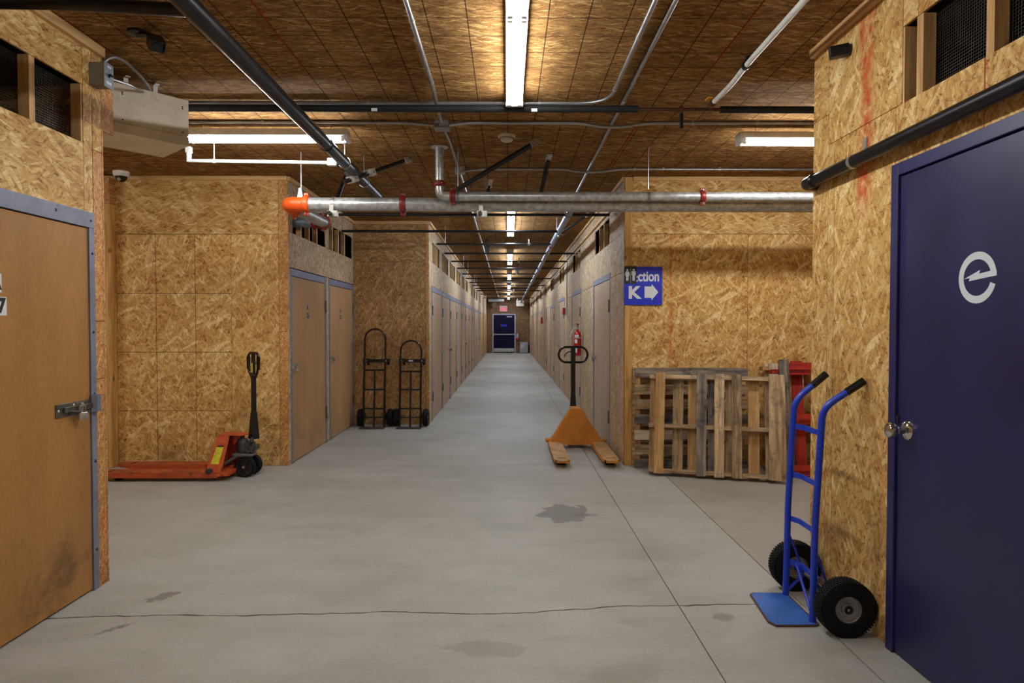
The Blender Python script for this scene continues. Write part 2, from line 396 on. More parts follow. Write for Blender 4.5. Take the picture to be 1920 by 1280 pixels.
def emit(name, rgb, strength):
    m = bpy.data.materials.new(name); m.use_nodes = True
    t = m.node_tree; t.nodes.clear()
    e = t.nodes.new('ShaderNodeEmission'); e.inputs[0].default_value = rgb + (1,); e.inputs[1].default_value = strength
    o = t.nodes.new('ShaderNodeOutputMaterial'); t.links.new(e.outputs[0], o.inputs[0])
    return m
M['tube_near'] = emit('lit_tube_neutral', (0.95, 0.975, 0.96), TUBE_NEAR)
M['tube_cross'] = emit('lit_tube_crossing', (0.97, 0.975, 0.96), TUBE_CROSS)
M['tube_far'] = emit('lit_tube_cool', (0.76, 0.87, 1.0), TUBE_FAR)
M['exit_glow'] = emit('exit_letters_lit', (1.0, 0.12, 0.16), 1.0)

# ------------------------------------------------------------------ mesh helpers
class MB:
    def __init__(s): s.v = []; s.f = []
    def add(s, vs, fs):
        o = len(s.v); s.v += [tuple(p) for p in vs]; s.f += [tuple(i + o for i in f) for f in fs]
        return s
    def box(s, x0, x1, y0, y1, z0, z1, mat=None):
        vs = [Vector(p) for p in ((x0, y0, z0), (x1, y0, z0), (x1, y1, z0), (x0, y1, z0), (x0, y0, z1), (x1, y0, z1), (x1, y1, z1), (x0, y1, z1))]
        if mat: vs = [mat @ p for p in vs]
        return s.add(vs, [(0, 3, 2, 1), (4, 5, 6, 7), (0, 1, 5, 4), (1, 2, 6, 5), (2, 3, 7, 6), (3, 0, 4, 7)])
    def prism(s, pts, a, b, axis='y', mat=None):
        """2D outline (ccw) extruded from a to b along an axis; pts in the two other axes"""
        def P(p, t):
            q = {'y': (p[0], t, p[1]), 'z': (p[0], p[1], t), 'x': (t, p[0], p[1])}[axis]
            return mat @ Vector(q) if mat else q
        n = len(pts)
        vs = [P(p, a) for p in pts] + [P(p, b) for p in pts]
        fs = [tuple(range(n - 1, -1, -1)), tuple(range(n, 2 * n))] + [(i, (i + 1) % n, n + (i + 1) % n, n + i) for i in range(n)]
        return s.add(vs, fs)
    def hull8(s, lo, hi):
        """two quads joined"""
        return s.add(list(lo) + list(hi), [(3, 2, 1, 0), (4, 5, 6, 7), (0, 1, 5, 4), (1, 2, 6, 5), (2, 3, 7, 6), (3, 0, 4, 7)])
    def tube(s, pts, r, seg=12, closed=False, caps=True, rs=None):
        pts = [Vector(p) for p in pts]
        n = len(pts); rings = []
        up = None
        for i, p in enumerate(pts):
            if closed: d = (pts[(i + 1) % n] - pts[i - 1]).normalized()
            elif i == 0: d = (pts[1] - p).normalized()
            elif i == n - 1: d = (p - pts[i - 1]).normalized()
            else: d = ((pts[i + 1] - p).normalized() + (p - pts[i - 1]).normalized()).normalized()
            if up is None:
                up = Vector((0, 0, 1)) if abs(d.z) < 0.9 else Vector((0, 1, 0))
            a = (up - d * up.dot(d)).normalized(); up = a
            b = d.cross(a)
            rr = rs[i] if rs else r
            rings.append([p + (a * math.cos(t) + b * math.sin(t)) * rr for t in [2 * PI * k / seg for k in range(seg)]])
        vs = [q for ring in rings for q in ring]; fs = []
        for i in range(n if closed else n - 1):
            j = (i + 1) % n
            for k in range(seg):
                l = (k + 1) % seg
                fs.append((i * seg + k, i * seg + l, j * seg + l, j * seg + k))
        if caps and not closed:
            fs.append(tuple(range(seg - 1, -1, -1))); fs.append(tuple((n - 1) * seg + k for k in range(seg)))
        return s.add(vs, fs)
    def lathe(s, prof, seg=24, mat=None, caps=True):
        """profile of (r, z) revolved around local z"""
        vs = []
        for r, z in prof:
            for k in range(seg):
                t = 2 * PI * k / seg; q = Vector((r * math.cos(t), r * math.sin(t), z))
                vs.append(mat @ q if mat else q)
        fs = []
        for i in range(len(prof) - 1):
            for k in range(seg):
                l = (k + 1) % seg
                fs.append((i * seg + k, i * seg + l, (i + 1) * seg + l, (i + 1) * seg + k))
        if caps and prof[0][0] > 1e-6: fs.append(tuple(range(seg - 1, -1, -1)))
        if caps and prof[-1][0] > 1e-6: fs.append(tuple((len(prof) - 1) * seg + k for k in range(seg)))
        return s.add(vs, fs)
    def mesh(s, name, m, smooth=False):
        me = bpy.data.meshes.new(name)
        me.from_pydata(s.v, [], s.f); me.update()
        if m: me.materials.append(m)
        if smooth:
            for p in me.polygons: p.use_smooth = True
            bm = bmesh.new(); bm.from_mesh(me)
            for e in bm.edges:
                if len(e.link_faces) == 2 and e.calc_face_angle(0) > math.radians(38): e.smooth = False
            bm.to_mesh(me); bm.free()
        return me
    def build(s, name, m, parent=None, smooth=False, bevel=0.0, loc=None, rot=None):
        o = bpy.data.objects.new(name, s.mesh(name, m, smooth)); C.objects.link(o)
        if parent: o.parent = parent
        if loc: o.location = loc
        if rot: o.rotation_euler = rot
        if bevel:
            md = o.modifiers.new('bevel', 'BEVEL'); md.width = bevel; md.segments = 2; md.limit_method = 'ANGLE'
        return o

def linked(name, me, parent, loc=(0, 0, 0), rot=(0, 0, 0)):
    o = bpy.data.objects.new(name, me); C.objects.link(o); o.parent = parent; o.location = loc; o.rotation_euler = rot
    return o
def fillet(pts, r, n=6):
    pts = [Vector(p) for p in pts]; out = [pts[0]]
    for i in range(1, len(pts) - 1):
        a, b, c = pts[i - 1], pts[i], pts[i + 1]
        u, w = (a - b), (c - b)
        q = min(r, u.length * 0.49, w.length * 0.49)
        p0, p1 = b + u.normalized() * q, b + w.normalized() * q
        for k in range(n + 1):
            t = k / n
            out.append(p0 * (1 - t) ** 2 + b * 2 * t * (1 - t) + p1 * t * t)
    out.append(pts[-1])
    return out
def align(p, d):
    """matrix with local z along d at p"""
    return Matrix.Translation(Vector(p)) @ Vector(d).to_track_quat('Z', 'Y').to_matrix().to_4x4()
def thing(name, label, cat, loc=(0, 0, 0), rot=(0, 0, 0), group=None, kind=None):
    o = bpy.data.objects.new(name, None); C.objects.link(o)
    o.empty_display_size = 0.1
    o.location = loc; o.rotation_euler = rot
    if label: o['label'] = label
    if cat: o['category'] = cat
    if group: o['group'] = group
    if kind: o['kind'] = kind
    return o
def tag(o, label, cat, group=None):
    o['label'] = label; o['category'] = cat
    if group: o['group'] = group
    return o
def fit_text(s, w, h, bold, m, parent, cx, cy, cz):
    me = text_mesh(s, 0.2, bold, 1.0, 0.0006, m).copy()
    xs = [v.co.x for v in me.vertices]; zs = [v.co.z for v in me.vertices]
    me.transform(Matrix.Translation((-(max(xs) + min(xs)) / 2, 0, -(max(zs) + min(zs)) / 2)))
    me.transform(Matrix.Diagonal((w / (max(xs) - min(xs)), 1, h / (max(zs) - min(zs)), 1)))
    return linked('lettering', me, parent, (cx, cy, cz))
_tx = {}
def text_mesh(s, size, bold=0.0, sx=1.0, ext=0.0006, m=None):
    key = (s, size, bold, sx, ext, m.name if m else '')
    if key in _tx: return _tx[key]
    cu = bpy.data.curves.new('t', 'FONT'); cu.body = s; cu.size = size; cu.offset = bold; cu.extrude = ext
    cu.align_x = 'CENTER'; cu.align_y = 'CENTER'
    o = bpy.data.objects.new('t', cu); C.objects.link(o)
    dg = bpy.context.evaluated_depsgraph_get()
    me = bpy.data.meshes.new_from_object(o.evaluated_get(dg))
    bpy.data.objects.remove(o)
    me.transform(Matrix.Diagonal((sx, 1, 1, 1)))
    me.transform(Matrix.Rotation(PI / 2, 4, 'X'))      # faces local -Y
    me.materials.clear()
    if m: me.materials.append(m)
    _tx[key] = me
    return me

# ------------------------------------------------------------------ floor: slabs with sawn joints and one crack
fl = MB().box(-8.2, 8.2, -4.2, 36, -0.12, -0.035).build('floor', M['dark'])
fl['kind'] = 'structure'
crack = [(-8.2, 3.12), (-5, 3.2), (-3.4, 3.14), (-2.282, 3.172), (-2.009, 3.199), (-1.668, 3.209), (-1.37, 3.201), (-1.055, 3.217), (-0.841, 3.222),
         (-0.63, 3.244), (-0.521, 3.238), (-0.14, 3.211), (0.13, 3.227), (0.295, 3.257), (0.433, 3.268), (0.548, 3.299), (0.882, 3.303),
         (1.277, 3.32), (1.535, 3.30), (2.2, 3.36), (8.2, 3.3)]
cr = random.Random(3)
CK = []
for (a, b) in zip(crack[:-1], crack[1:]):
    n = max(1, int((b[0] - a[0]) / 0.045)) if b[0] > -2.5 and a[0] < 2 else 1
    for k in range(n):
        t = k / n
        CK.append((a[0] + (b[0] - a[0]) * t, a[1] + (b[1] - a[1]) * t + cr.uniform(-0.006, 0.006), 0.5 * cr.uniform(0.006, 0.016)))
CK.append((8.2, 3.3, 0.003))
def crack_edge(x0, x1, side):
    pts = [p for p in CK if x0 < p[0] < x1]
    def at(x):
        for a, b in zip(CK[:-1], CK[1:]):
            if a[0] <= x <= b[0]:
                t = (x - a[0]) / (b[0] - a[0]); return a[1] + (b[1] - a[1]) * t
    return [(x0, at(x0) + side * 0.003)] + [(p[0], p[1] + side * p[2]) for p in pts] + [(x1, at(x1) + side * 0.003)]
cols = [(-8.2, 0.886), (0.892, 1.532), (1.539, 8.2)]
for ci, (x0, x1) in enumerate(cols):
    mat = M['concrete_brown'] if ci == 2 else M['concrete']
    up = crack_edge(x0, x1, +1); dn = crack_edge(x0, x1, -1)
    MB().prism([(x0, -4.2), (x1, -4.2)] + dn[::-1], -0.035, 0, 'z').build('slab', M['concrete'], fl)
    MB().prism(up + [(x1, 6.688), (x0, 6.688)], -0.035, 0, 'z').build('slab', mat, fl)
    for y0, y1 in ((6.694, 12.2), (12.205, 20.0), (20.005, 28.0), (28.005, 36.0)):
        if ci < 2: MB().prism([(x0, y0), (x1, y0), (x1, y1), (x0, y1)], -0.035, 0, 'z').build('slab', M['concrete'], fl)

# ------------------------------------------------------------------ ceiling: boards in a staggered grid
ce = MB().box(-8.2, 8.2, -4.2, 36, 3.016, 3.05).build('ceiling', M['dark'])
ce['kind'] = 'structure'
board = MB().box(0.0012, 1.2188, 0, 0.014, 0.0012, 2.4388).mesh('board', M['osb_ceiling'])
for i in range(-7, 7):
    x0 = i * 1.22
    for j in range(-4, 14):
        y0 = 5.3 - 2.44 + j * 2.44
        if y0 > 36 or y0 + 2.44 < -4: continue
        hall = x0 + 1.22 > -2.3 and x0 < 1.75 and y0 < 3.64
        cross = y0 + 2.44 > 3.6 and y0 < 6.7
        rec = x0 + 1.22 > -2.3 and x0 < 1.25 and y0 < 9.6
        corr = x0 + 1.22 > -1.2 and x0 < 1.25
        if not (hall or cross or rec or corr): continue
        # local z runs along the hall, local y points up
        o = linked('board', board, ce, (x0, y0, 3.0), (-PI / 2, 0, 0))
        o.rotation_euler = (PI / 2, 0, 0); o.location = (x0, y0 + 2.44, 3.0)
        # rotation +90 about x: local z -> -y, local y -> +z
# snapped red chalk lines on the ceiling
for k, (a, b, r) in enumerate((((-1.222, 0.5), (-1.222, 3.9), 0.003), ((1.222, 0.5), (1.222, 4.0), 0.003), ((0.99, 4.95), (0.99, 6.4), 0.004), ((-1.15, 5.302), (-0.05, 5.302), 0.004))):
    dx, dy = b[0] - a[0], b[1] - a[1]
    m = MB().box(min(a[0], b[0]) - (r if dx == 0 else 0), max(a[0], b[0]) + (r if dx == 0 else 0), min(a[1], b[1]) - (r if dy == 0 else 0), max(a[1], b[1]) + (r if dy == 0 else 0), 2.9994, 3.0003)
    m.build('chalk_line', M['chalk'], ce)

# ------------------------------------------------------------------ walls
def wall_root(name, axis, pos, room, a0, a1):
    """local x runs along the wall, local +y points into the wall, z up"""
    if axis == 'x': loc, ang = ((pos, a0, 0), PI / 2) if room > 0 else ((pos, a1, 0), -PI / 2)
    else: loc, ang = ((a0, pos, 0), 0.0) if room < 0 else ((a1, pos, 0), PI)
    conv = (lambda a: a - a0) if ((axis == 'x' and room > 0) or (axis == 'y' and room < 0)) else (lambda a: a1 - a)
    return loc, (0, 0, ang), conv
T = 0.012
def wall(name, axis, pos, room, a0, a1, panels, studs=(), trims=(), plates=True, voids=()):
    loc, rot, cv = wall_root(name, axis, pos, room, a0, a1)
    L = a1 - a0
    mb = MB().box(0.01, L - 0.01, T + 0.02, 0.1, 2.78, 2.998)
    # framing behind the boards: solid below the vents
    cuts = sorted(voids)
    xs = 0.01
    segs = []
    for (v0, v1) in sorted([tuple(sorted((cv(p), cv(q)))) for p, q in cuts]):
        segs.append((xs, v0)); xs = v1
    segs.append((xs, L - 0.01))
    for s0, s1 in segs:
        if s1 - s0 > 0.02: mb.box(s0, s1, T + 0.02, 0.06, 0.0, 2.425)
    w = mb.build(name, M['dark'], None, loc=loc, rot=rot)
    w['kind'] = 'structure'
    for (b0, b1, z0, z1, m) in panels:
        c0, c1 = sorted((cv(b0), cv(b1)))
        g = 0.0019
        MB().box(g, c1 - c0 - g, 0, T, g, z1 - z0 - g).build('panel', M[m], w, loc=(c0, 0, z0))
    for st in studs:
        b0, b1, z0, z1 = st[:4]
        c0, c1 = sorted((cv(b0), cv(b1)))
        MB().box(0, c1 - c0, 0.003, 0.056, 0, z1 - z0).build('stud', M['stud_z'], w, loc=(c0, 0, z0))
    for (b0, b1, z0, z1, d, m) in trims:
        c0, c1 = sorted((cv(b0), cv(b1)))
        MB().box(0, c1 - c0, -d, 0.0, 0, z1 - z0).build('trim_strip', M[m], w, loc=(c0, 0, z0), bevel=0.002)
    return w, cv
def mesh_screen(w, cv, b0, b1, z0, z1, y=0.058, pitch=0.0127):
    c0, c1 = sorted((cv(b0), cv(b1)))
    mb = MB(); r = 0.0005
    n = int((c1 - c0) / pitch)
    for i in range(n + 1):
        x = c0 + i * pitch; mb.box(x - r, x + r, y, y + 0.0012, z0, z1)
    for i in range(int((z1 - z0) / pitch) + 1):
        z = z0 + i * pitch; mb.box(c0, c1, y + 0.0012, y + 0.0024, z - r, z + r)
    o = mb.build('wire_mesh', M['wire'], w); o['kind'] = 'stuff'
    # dark void behind the screen
    return o

V0, V1 = 2.437, 2.745
# near left
P = [(3.56, 3.64, 0, 1.16, 'osb_edge'), (3.56, 3.64, 1.16, 1.48, 'osb_edge'), (3.56, 3.64, 1.48, 2.42, 'osb_edge'), (3.56, 3.64, 2.42, 3.0, 'osb'),
     (3.484, 3.558, 2.07, 3.0, 'osb'), (1.30, 3.484, 2.07, V0, 'osb_top'), (0.9, 3.484, V1, 3.0, 'osb_top'), (0.9, 2.17, 0, 2.07, 'osb'), (0.9, 1.30, 2.07, V0, 'osb_top')]
y = 0.9
while y > -4:
    P += [(max(-4, y - 1.22), y, 0, 2.435, 'osb'), (max(-4, y - 1.22), y, 2.435, 3.0, 'osb_top')]; y -= 1.22
w, cv = wall('wall_left', 'x', -2.275, 1, -4, 3.64, P, studs=[(3.470, 3.508, V0, V1), (3.100, 3.138, V0, V1), (2.694, 2.732, V0, V1), (2.288, 2.326, V0, V1), (1.84, 1.878, V0, V1), (1.434, 1.472, V0, V1), (1.028, 1.066, V0, V1)],
             trims=[(-4, 3.64, 2.95, 3.0, 0.028, 'trim_x')], voids=[(2.17, 3.56)])
mesh_screen(w, cv, 1.0, 3.49, V0, V1)
MB().box(4.9, 7.5, 0.12, 1.6, 2.765, 2.778).build('vent_dark_sheet', M['dark'], w)  # added dark sheet hiding the ceiling behind the vents, so they look black
# the end face and the boarded return of the near left wall
MB().box(0, 0.012, 0, 0.11, 0, 2.998).build('panel', M['osb_edge'], w, loc=(7.641, 0, 0))
MB().box(0, 0.13, 0.02, 0.032, 0, 0.30).build('panel', M['osb_edge'], w, loc=(7.655, 0.0, 2.56))
# near right
P = [(3.466, 3.64, 0, 2.59, 'osb'), (3.466, 3.64, 2.59, 3.0, 'osb_top'), (3.40, 3.466, 0, 2.425, 'osb'), (2.868, 3.40, 0, 2.425, 'osb_red'), (2.335, 2.868, 2.165, 2.425, 'osb_red'),
     (1.1, 2.335, 2.165, 2.425, 'osb_red'), (2.826, 3.466, 2.425, 3.0, 'osb_red'), (2.72, 2.826, V1 + .01, 3.0, 'osb_top'), (1.1, 2.72, V1 + .01, 3.0, 'osb_top'), (1.1, 1.845, 0, 2.165, 'osb')]
y = 1.1
while y > -4:
    P += [(max(-4, y - 1.22), y, 0, 2.425, 'osb'), (max(-4, y - 1.22), y, 2.425, 3.0, 'osb_top')]; y -= 1.22
w, cv = wall('wall_right', 'x', 1.726, -1, -4, 3.64, P, studs=[(2.815, 2.853, 2.425, V1 + .01), (2.690, 2.732, 2.425, V1 + .01), (2.296, 2.334, 2.425, V1 + .01), (1.88, 1.918, 2.425, V1 + .01), (1.474, 1.512, 2.425, V1 + .01)],
             trims=[(-4, 3.64, 2.955, 3.0, 0.03, 'trim_x')], voids=[(1.845, 2.868)])
mesh_screen(w, cv, 1.1, 2.69, 2.425, V1 + .01)
MB().box(0.6, 2.6, 0.12, 1.6, 2.775, 2.79).build('vent_dark_sheet', M['dark'], w)  # same added dark sheet, keeps the right vents black inside
# crossing hall, near side walls (seen only from other positions) and far side walls
def grid_panels(a0, a1, m='osb', mt='osb_top', zs=2.405):
    out = []; a = a0
    while a < a1 - 0.01:
        b = min(a1, a + 1.22); out += [(a, b, 0, zs, m), (a, b, zs, 3.0, mt)]; a = b
    return out
wall('wall_front_left', 'y', 3.64, 1, -8, -2.39, grid_panels(-8, -2.39), trims=[(-8, -2.39, 2.955, 3.0, 0.03, 'trim_x')])
wall('wall_front_right', 'y', 3.64, 1, 1.84, 8, grid_panels(1.84, 8), trims=[(1.84, 8, 2.955, 3.0, 0.03, 'trim_x')])
wall('wall_side_left', 'x', -8, 1, 3.64, 6.69, grid_panels(3.64, 6.69))
wall('wall_side_right', 'x', 8, -1, 3.64, 6.69, grid_panels(3.64, 6.69))
wall('wall_behind', 'y', -4, 1, -2.275, 1.726, grid_panels(-2.275, 1.726))
P = [(-2.865, -2.372, 0, 2.405, 'osb'), (-4.05, -2.865, 0, 2.405, 'osb_lined'), (-2.372, -2.275, 0, 1.4, 'osb_edge'), (-2.372, -2.275, 1.4, 3.0, 'osb_edge'),
     (-5.27, -4.05, 0, 2.405, 'osb'), (-6.49, -5.27, 0, 2.405, 'osb'), (-8, -6.49, 0, 2.405, 'osb'), (-4.05, -2.372, 2.405, 3.0, 'osb_top'), (-6.49, -4.05, 2.405, 3.0, 'osb_top'), (-8, -6.49, 2.405, 3.0, 'osb_top')]
w, cv = wall('wall_rear_left', 'y', 6.69, -1, -8, -2.275, P, trims=[(-8, -2.275, 2.958, 3.0, 0.02, 'trim_x')])
MB().box(0, 0.12, -0.09, 0, 0, 2.70).build('post', M['pine_z'], w, loc=(-4.17 + 8, 0, 0), bevel=0.003)
MB().box(0, 0.19, -0.10, 0, 0, 0.27).build('header_block', M['osb_edge'], w, loc=(-4.24 + 8, 0, 2.70))
P = [(1.212, 1.296, 0, 3.0, None)]
P = [(1.296, 2.50, 0, 2.41, 'osb_k'), (2.50, 3.72, 0, 2.41, 'osb'), (3.72, 4.94, 0, 2.41, 'osb'), (4.94, 6.16, 0, 2.41, 'osb'), (6.16, 8, 0, 2.41, 'osb'),
     (1.296, 3.72, 2.41, 3.0, 'osb_top'), (3.72, 6.16, 2.41, 3.0, 'osb_top'), (6.16, 8, 2.41, 3.0, 'osb_top')]
w, cv = wall('wall_rear_right', 'y', 6.69, -1, 1.212, 8, P, trims=[(1.3, 8, 2.958, 3.0, 0.02, 'trim_x')])
MB().box(0, 0.082, -0.012, T, 0, 2.995).build('post', M['pine_z'], w, loc=(0.001, 0, 0), bevel=0.002)
MB().box(0.0, 0.004, -0.0135, -0.012, 0, 2.0).build('red_paint_line', M['red_coupling'], w, loc=(0.0005, 0, 0))
# side wall with the units A26 and A25
P = [(6.69, 6.742, 0, V0, 'osb_dull'), (8.082, 8.198, 0, 2.07, 'osb_dull'), (6.742, 8.14, 2.07, V0, 'osb_dull'), (8.14, 9.5, 2.07, V0, 'osb_dull'),
     (6.69, 6.84, V0, 3.0, 'osb_dull'), (8.06, 8.215, V0, V1, 'osb_dull'), (9.43, 9.5, V0, V1, 'osb_dull'), (6.84, 8.14, V1, 3.0, 'osb_dull_top'), (8.14, 9.5, V1, 3.0, 'osb_dull_top')]
S = [(a, a + 0.038, V0, V1) for a in (7.11, 7.40, 7.70, 8.39, 8.68, 9.0)]
wall('wall_units_left', 'x', -2.275, 1, 6.69, 9.5, P, studs=S, trims=[(6.69, 9.5, 2.955, 3.0, 0.025, 'trim_x')], voids=[(6.742, 8.082), (8.198, 9.49)])
P = [(-2.275, -1.21, 0, 2.40, 'osb_brown'), (-2.275, -1.21, 2.40, 3.0, 'osb_brown_top'), (-1.21, -1.165, 0, 3.0, 'osb_edge')]
wall('wall_recess', 'y', 9.5, -1, -2.275, -1.16, P, trims=[(-2.27, -1.165, 2.955, 3.0, 0.02, 'trim_x')])
# corridor left
LD = [9.82 + k * 1.565 for k in range(10)]
P = [(9.5, 9.80, 0, V0, 'osb_dull'), (9.5, 9.94, V0, V1, 'osb_dull')]
S = []; prev = 9.94
LV = [(9.95, 10.96), (11.41, 12.53), (12.93, 14.17), (14.61, 15.76), (16.3, 17.3), (17.7, 18.7), (20.3, 21.4), (21.9, 22.9), (23.4, 24.6), (26.4, 27.4), (29.5, 30.5)]
for a, b in LV:
    if a - prev > 0.02: P.append((prev, a, V0, V1, 'osb_dull'))
    S += [(a + (b - a) * f - 0.019, a + (b - a) * f + 0.019, V0, V1) for f in (0.27, 0.52, 0.78)]
    prev = b
P += [(prev, 35.3, V0, V1, 'osb_dull')]
a = 9.5
while a < 35.3:
    b = min(35.3, a + 2.44); P.append((a, b, V1, 3.0, 'osb_dull_top')); a = b
a = 9.8
while a < 35.3:
    b = min(35.3, a + 1.565 * 2); P.append((a, b, 2.075, V0, 'osb_dull')); a = b
LE = [26.2, 29.3, 32.4]
P += [(LD[-1] + 1.55, LE[0], 0, 2.075, 'osb_dull'), (LE[0] + 1.5, LE[1], 0, 2.075, 'osb'), (LE[1] + 1.5, LE[2], 0, 2.075, 'osb'), (LE[2] + 1.5, 35.3, 0, 2.075, 'osb')]
wall('wall_corridor_left', 'x', -1.16, 1, 9.5, 35.3, P, studs=S, trims=[(9.5, 35.3, 2.955, 3.0, 0.025, 'trim_x')], voids=[(9.81, LD[-1] + 1.55)] + [(e, e + 1.5) for e in LE])
# corridor right
RD = [7.58 + 3.05 * k for k in range(9)]
P = []; S = []; prev = 6.69
for k, d in enumerate(RD):
    P += [(prev, d, 0, 2.02, 'osb_dull'), (prev, d + 1.52, 2.02, V0, 'osb_dull') if k == 0 else (prev - 1.52, d + 1.52, 2.02, V0, 'osb_dull')]
    P += [(6.69 if k == 0 else RD[k - 1] + 1.34, d + 0.1, V0, V1, 'osb_dull')]
    S += [(d + 0.1 + 1.24 * f - 0.019, d + 0.1 + 1.24 * f + 0.019, V0, V1) for f in (0.36, 0.68)]
    prev = d + 1.5
P = [(a, b, z0, z1, m) for (a, b, z0, z1, m) in P if b > a]
P = [p for p in P if p[2] != 2.02]
a = 6.69
while a < 35.3:
    b = min(35.3, a + 2.44); P += [(a, b, V1, 3.0, 'osb_dull_top'), (a, b, 2.022, V0, 'osb_dull')]; a = b
P += [(prev, 35.3, 0, 2.022, 'osb_dull'), (RD[-1] + 1.34, 35.3, V0, V1, 'osb_dull')]
wr, cvr = wall('wall_corridor_right', 'x', 1.21, -1, 6.69, 35.3, P, studs=S, trims=[(6.69, 35.3, 2.955, 3.0, 0.025, 'trim_x'), (6.69, 35.3, 2.79, 2.83, 0.03, 'trim_x')], voids=[(d, d + 1.5) for d in RD])
# end wall
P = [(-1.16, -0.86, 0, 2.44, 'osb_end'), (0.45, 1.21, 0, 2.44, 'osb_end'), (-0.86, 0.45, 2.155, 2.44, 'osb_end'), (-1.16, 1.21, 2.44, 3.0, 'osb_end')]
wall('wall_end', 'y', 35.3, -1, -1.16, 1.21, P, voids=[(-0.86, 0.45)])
# ------------------------------------------------------------------ storage doors
ORD = ['first', 'second', 'third', 'fourth', 'fifth', 'sixth', 'seventh', 'eighth', 'ninth', 'tenth', 'eleventh', 'twelfth', 'thirteenth', 'fourteenth']
dn = [0]
def storage_door(axis, pos, room, a0, a1, top, label, leafm, latch='far', hinge=True, nums=None, numcol='blue_ink', near=False, header=0.075):
    dn[0] += 1
    loc, rot, cv = wall_root('', axis, pos, room, a0, a1)
    W = a1 - a0
    t = thing('door_%d' % dn[0], label, 'door', loc, rot, kind='structure')
    j = 0.045
    # far end of the door along the corridor: which local side is it?
    far_hi = (cv(a1) > cv(a0))
    mb = MB().box(0, W, -0.005, 0.03, top - header, top)
    mb.build('frame_header', M['jamb'], t, bevel=0.0015)
    for s in (0, 1):
        x0 = 0 if s == 0 else W - j
        MB().box(x0, x0 + j, -0.004, 0.03, 0, top - header - 0.001).build('frame_jamb', M['jamb'], t, bevel=0.0015)
    lf = MB().box(j + 0.004, W - j - 0.004, 0.004, 0.04, 0.012, top - header - 0.006).build('door_leaf', M[leafm], t)
    if near:
        for sx, sz in [(0.3, top - .035), (W - 0.3, top - .035), (W - 0.03, top - .045)] + [(W - 0.02, z) for z in (1.85, 1.42, 1.08, 0.71, 0.22)]:
            MB().lathe([(0.009, -0.003), (0.009, 0.001), (0.005, 0.004), (0.0001, 0.0045)], 10, align((sx, -0.004, sz), (0, -1, 0))).build('screw', M['screw'], t)
        return t
    else:
        for sx, sz in [(0.02, 1.9), (0.02, 1.3), (0.02, .3), (W - 0.02, 1.9), (W - .02, 1.3), (W * .5, top - .03), (0.05, top - .03), (W - .05, top - .03)][:8 if a0 < 14 else 0]:
            MB().lathe([(0.007, -0.003), (0.007, 0.001), (0.0001, 0.003)], 6, align((sx, -0.004, sz), (0, -1, 0))).build('screw', M['screw'], t)
    lx_far = W - j if far_hi else j
    lx_near = j if far_hi else W - j
    lx = lx_far if latch == 'far' else lx_near
    sg = -1 if lx > W / 2 else 1
    hx = lx_near if latch == 'far' else lx_far
    if hinge:
        for z in (1.62, 0.30):
            MB().box(hx - 0.016, hx + 0.016, -0.012, -0.001, z, z + 0.15).tube([(hx, -0.012, z), (hx, -0.012, z + 0.15)], 0.007, 6).build('hinge', M['darkzinc'], t)
    zl = 1.03
    b = sorted((lx - sg * 0.02, lx + sg * 0.17))
    MB().box(b[0], b[1], -0.006, 0.004, zl - 0.025, zl + 0.025).box(min(lx, lx + sg * .1), max(lx, lx + sg * .1), -0.02, -0.006, zl - 0.012, zl + 0.012).build('slide_bolt', M['zinc'], t)
    MB().box(lx - 0.022, lx + 0.022, -0.026, -0.004, zl - 0.03, zl + 0.035).build('bolt_keeper', M['zinc'], t, bevel=0.003)
    if nums:
        for s, z in nums:
            linked('number', text_mesh(s, 0.082, 0.003, 1.0, 0.0006, M[numcol]), t, (W * 0.45, 0.0035, z))
    return t

def padlock(loc, rz, label, s=1.0, body='zinc'):
    t = thing('padlock', label, 'padlock', loc, (0, 0, rz), group=None)
    MB().box(-0.02 * s, 0.02 * s, -0.011 * s, 0.011 * s, -0.034 * s, 0.0).build('lock_body', M[body], t, bevel=0.003 * s)
    MB().tube(fillet([(-0.013 * s, 0, -0.002), (-0.013 * s, 0, 0.032 * s), (0.013 * s, 0, 0.032 * s), (0.013 * s, 0, -0.002)], 0.013 * s, 5), 0.0035 * s, 8).build('shackle', M['chrome'], t, True)
    return t

# near left door, A 27
t = storage_door('x', -2.275, 1, 2.17, 3.56, 2.072, 'brown hardboard door in galvanized frame with long slide bolt, nearest on the left', 'leaf_near', near=True, header=0.085)
W = 1.39
leaf_y = 0.004
hb = MB().box(W - 0.32, W - 0.045, -0.003, leaf_y, 0.985, 1.055).build('hasp_plate', M['darkzinc'], t, bevel=0.003)
MB().box(W - 0.27, W - 0.02, -0.016, -0.003, 1.008, 1.036).build('slide_bolt', M['darkzinc'], t, bevel=0.003)
MB().tube([(W - 0.24, -0.012, 1.012), (W - 0.205, -0.05, 1.005)], 0.007, 8).build('bolt_knob', M['screw'], t, True)
MB().box(W - 0.175, W - 0.155, -0.034, 0, 0.985, 1.05).build('staple', M['zinc'], t, bevel=0.003)
MB().prism([(0, 0), (0, -0.006), (0.012, -0.03), (0.045, -0.03), (0.06, -0.006), (0.06, 0)], 0.985, 1.078, 'z').build('bolt_keeper', M['jamb'], t, loc=(W - 0.055, -0.004, 0))
for (sx, sz) in ((W - .305, 1.02), (W - .19, 1.04), (W - .02, 1.065), (W - .02, 0.998)):
    MB().lathe([(0.008, -0.003), (0.008, 0.001), (0.004, 0.004), (0.0001, 0.0045)], 10, align((sx, -0.005 if sx < W - .05 else -0.014, sz), (0, -1, 0))).build('bolt_head', M['zinc'], t)
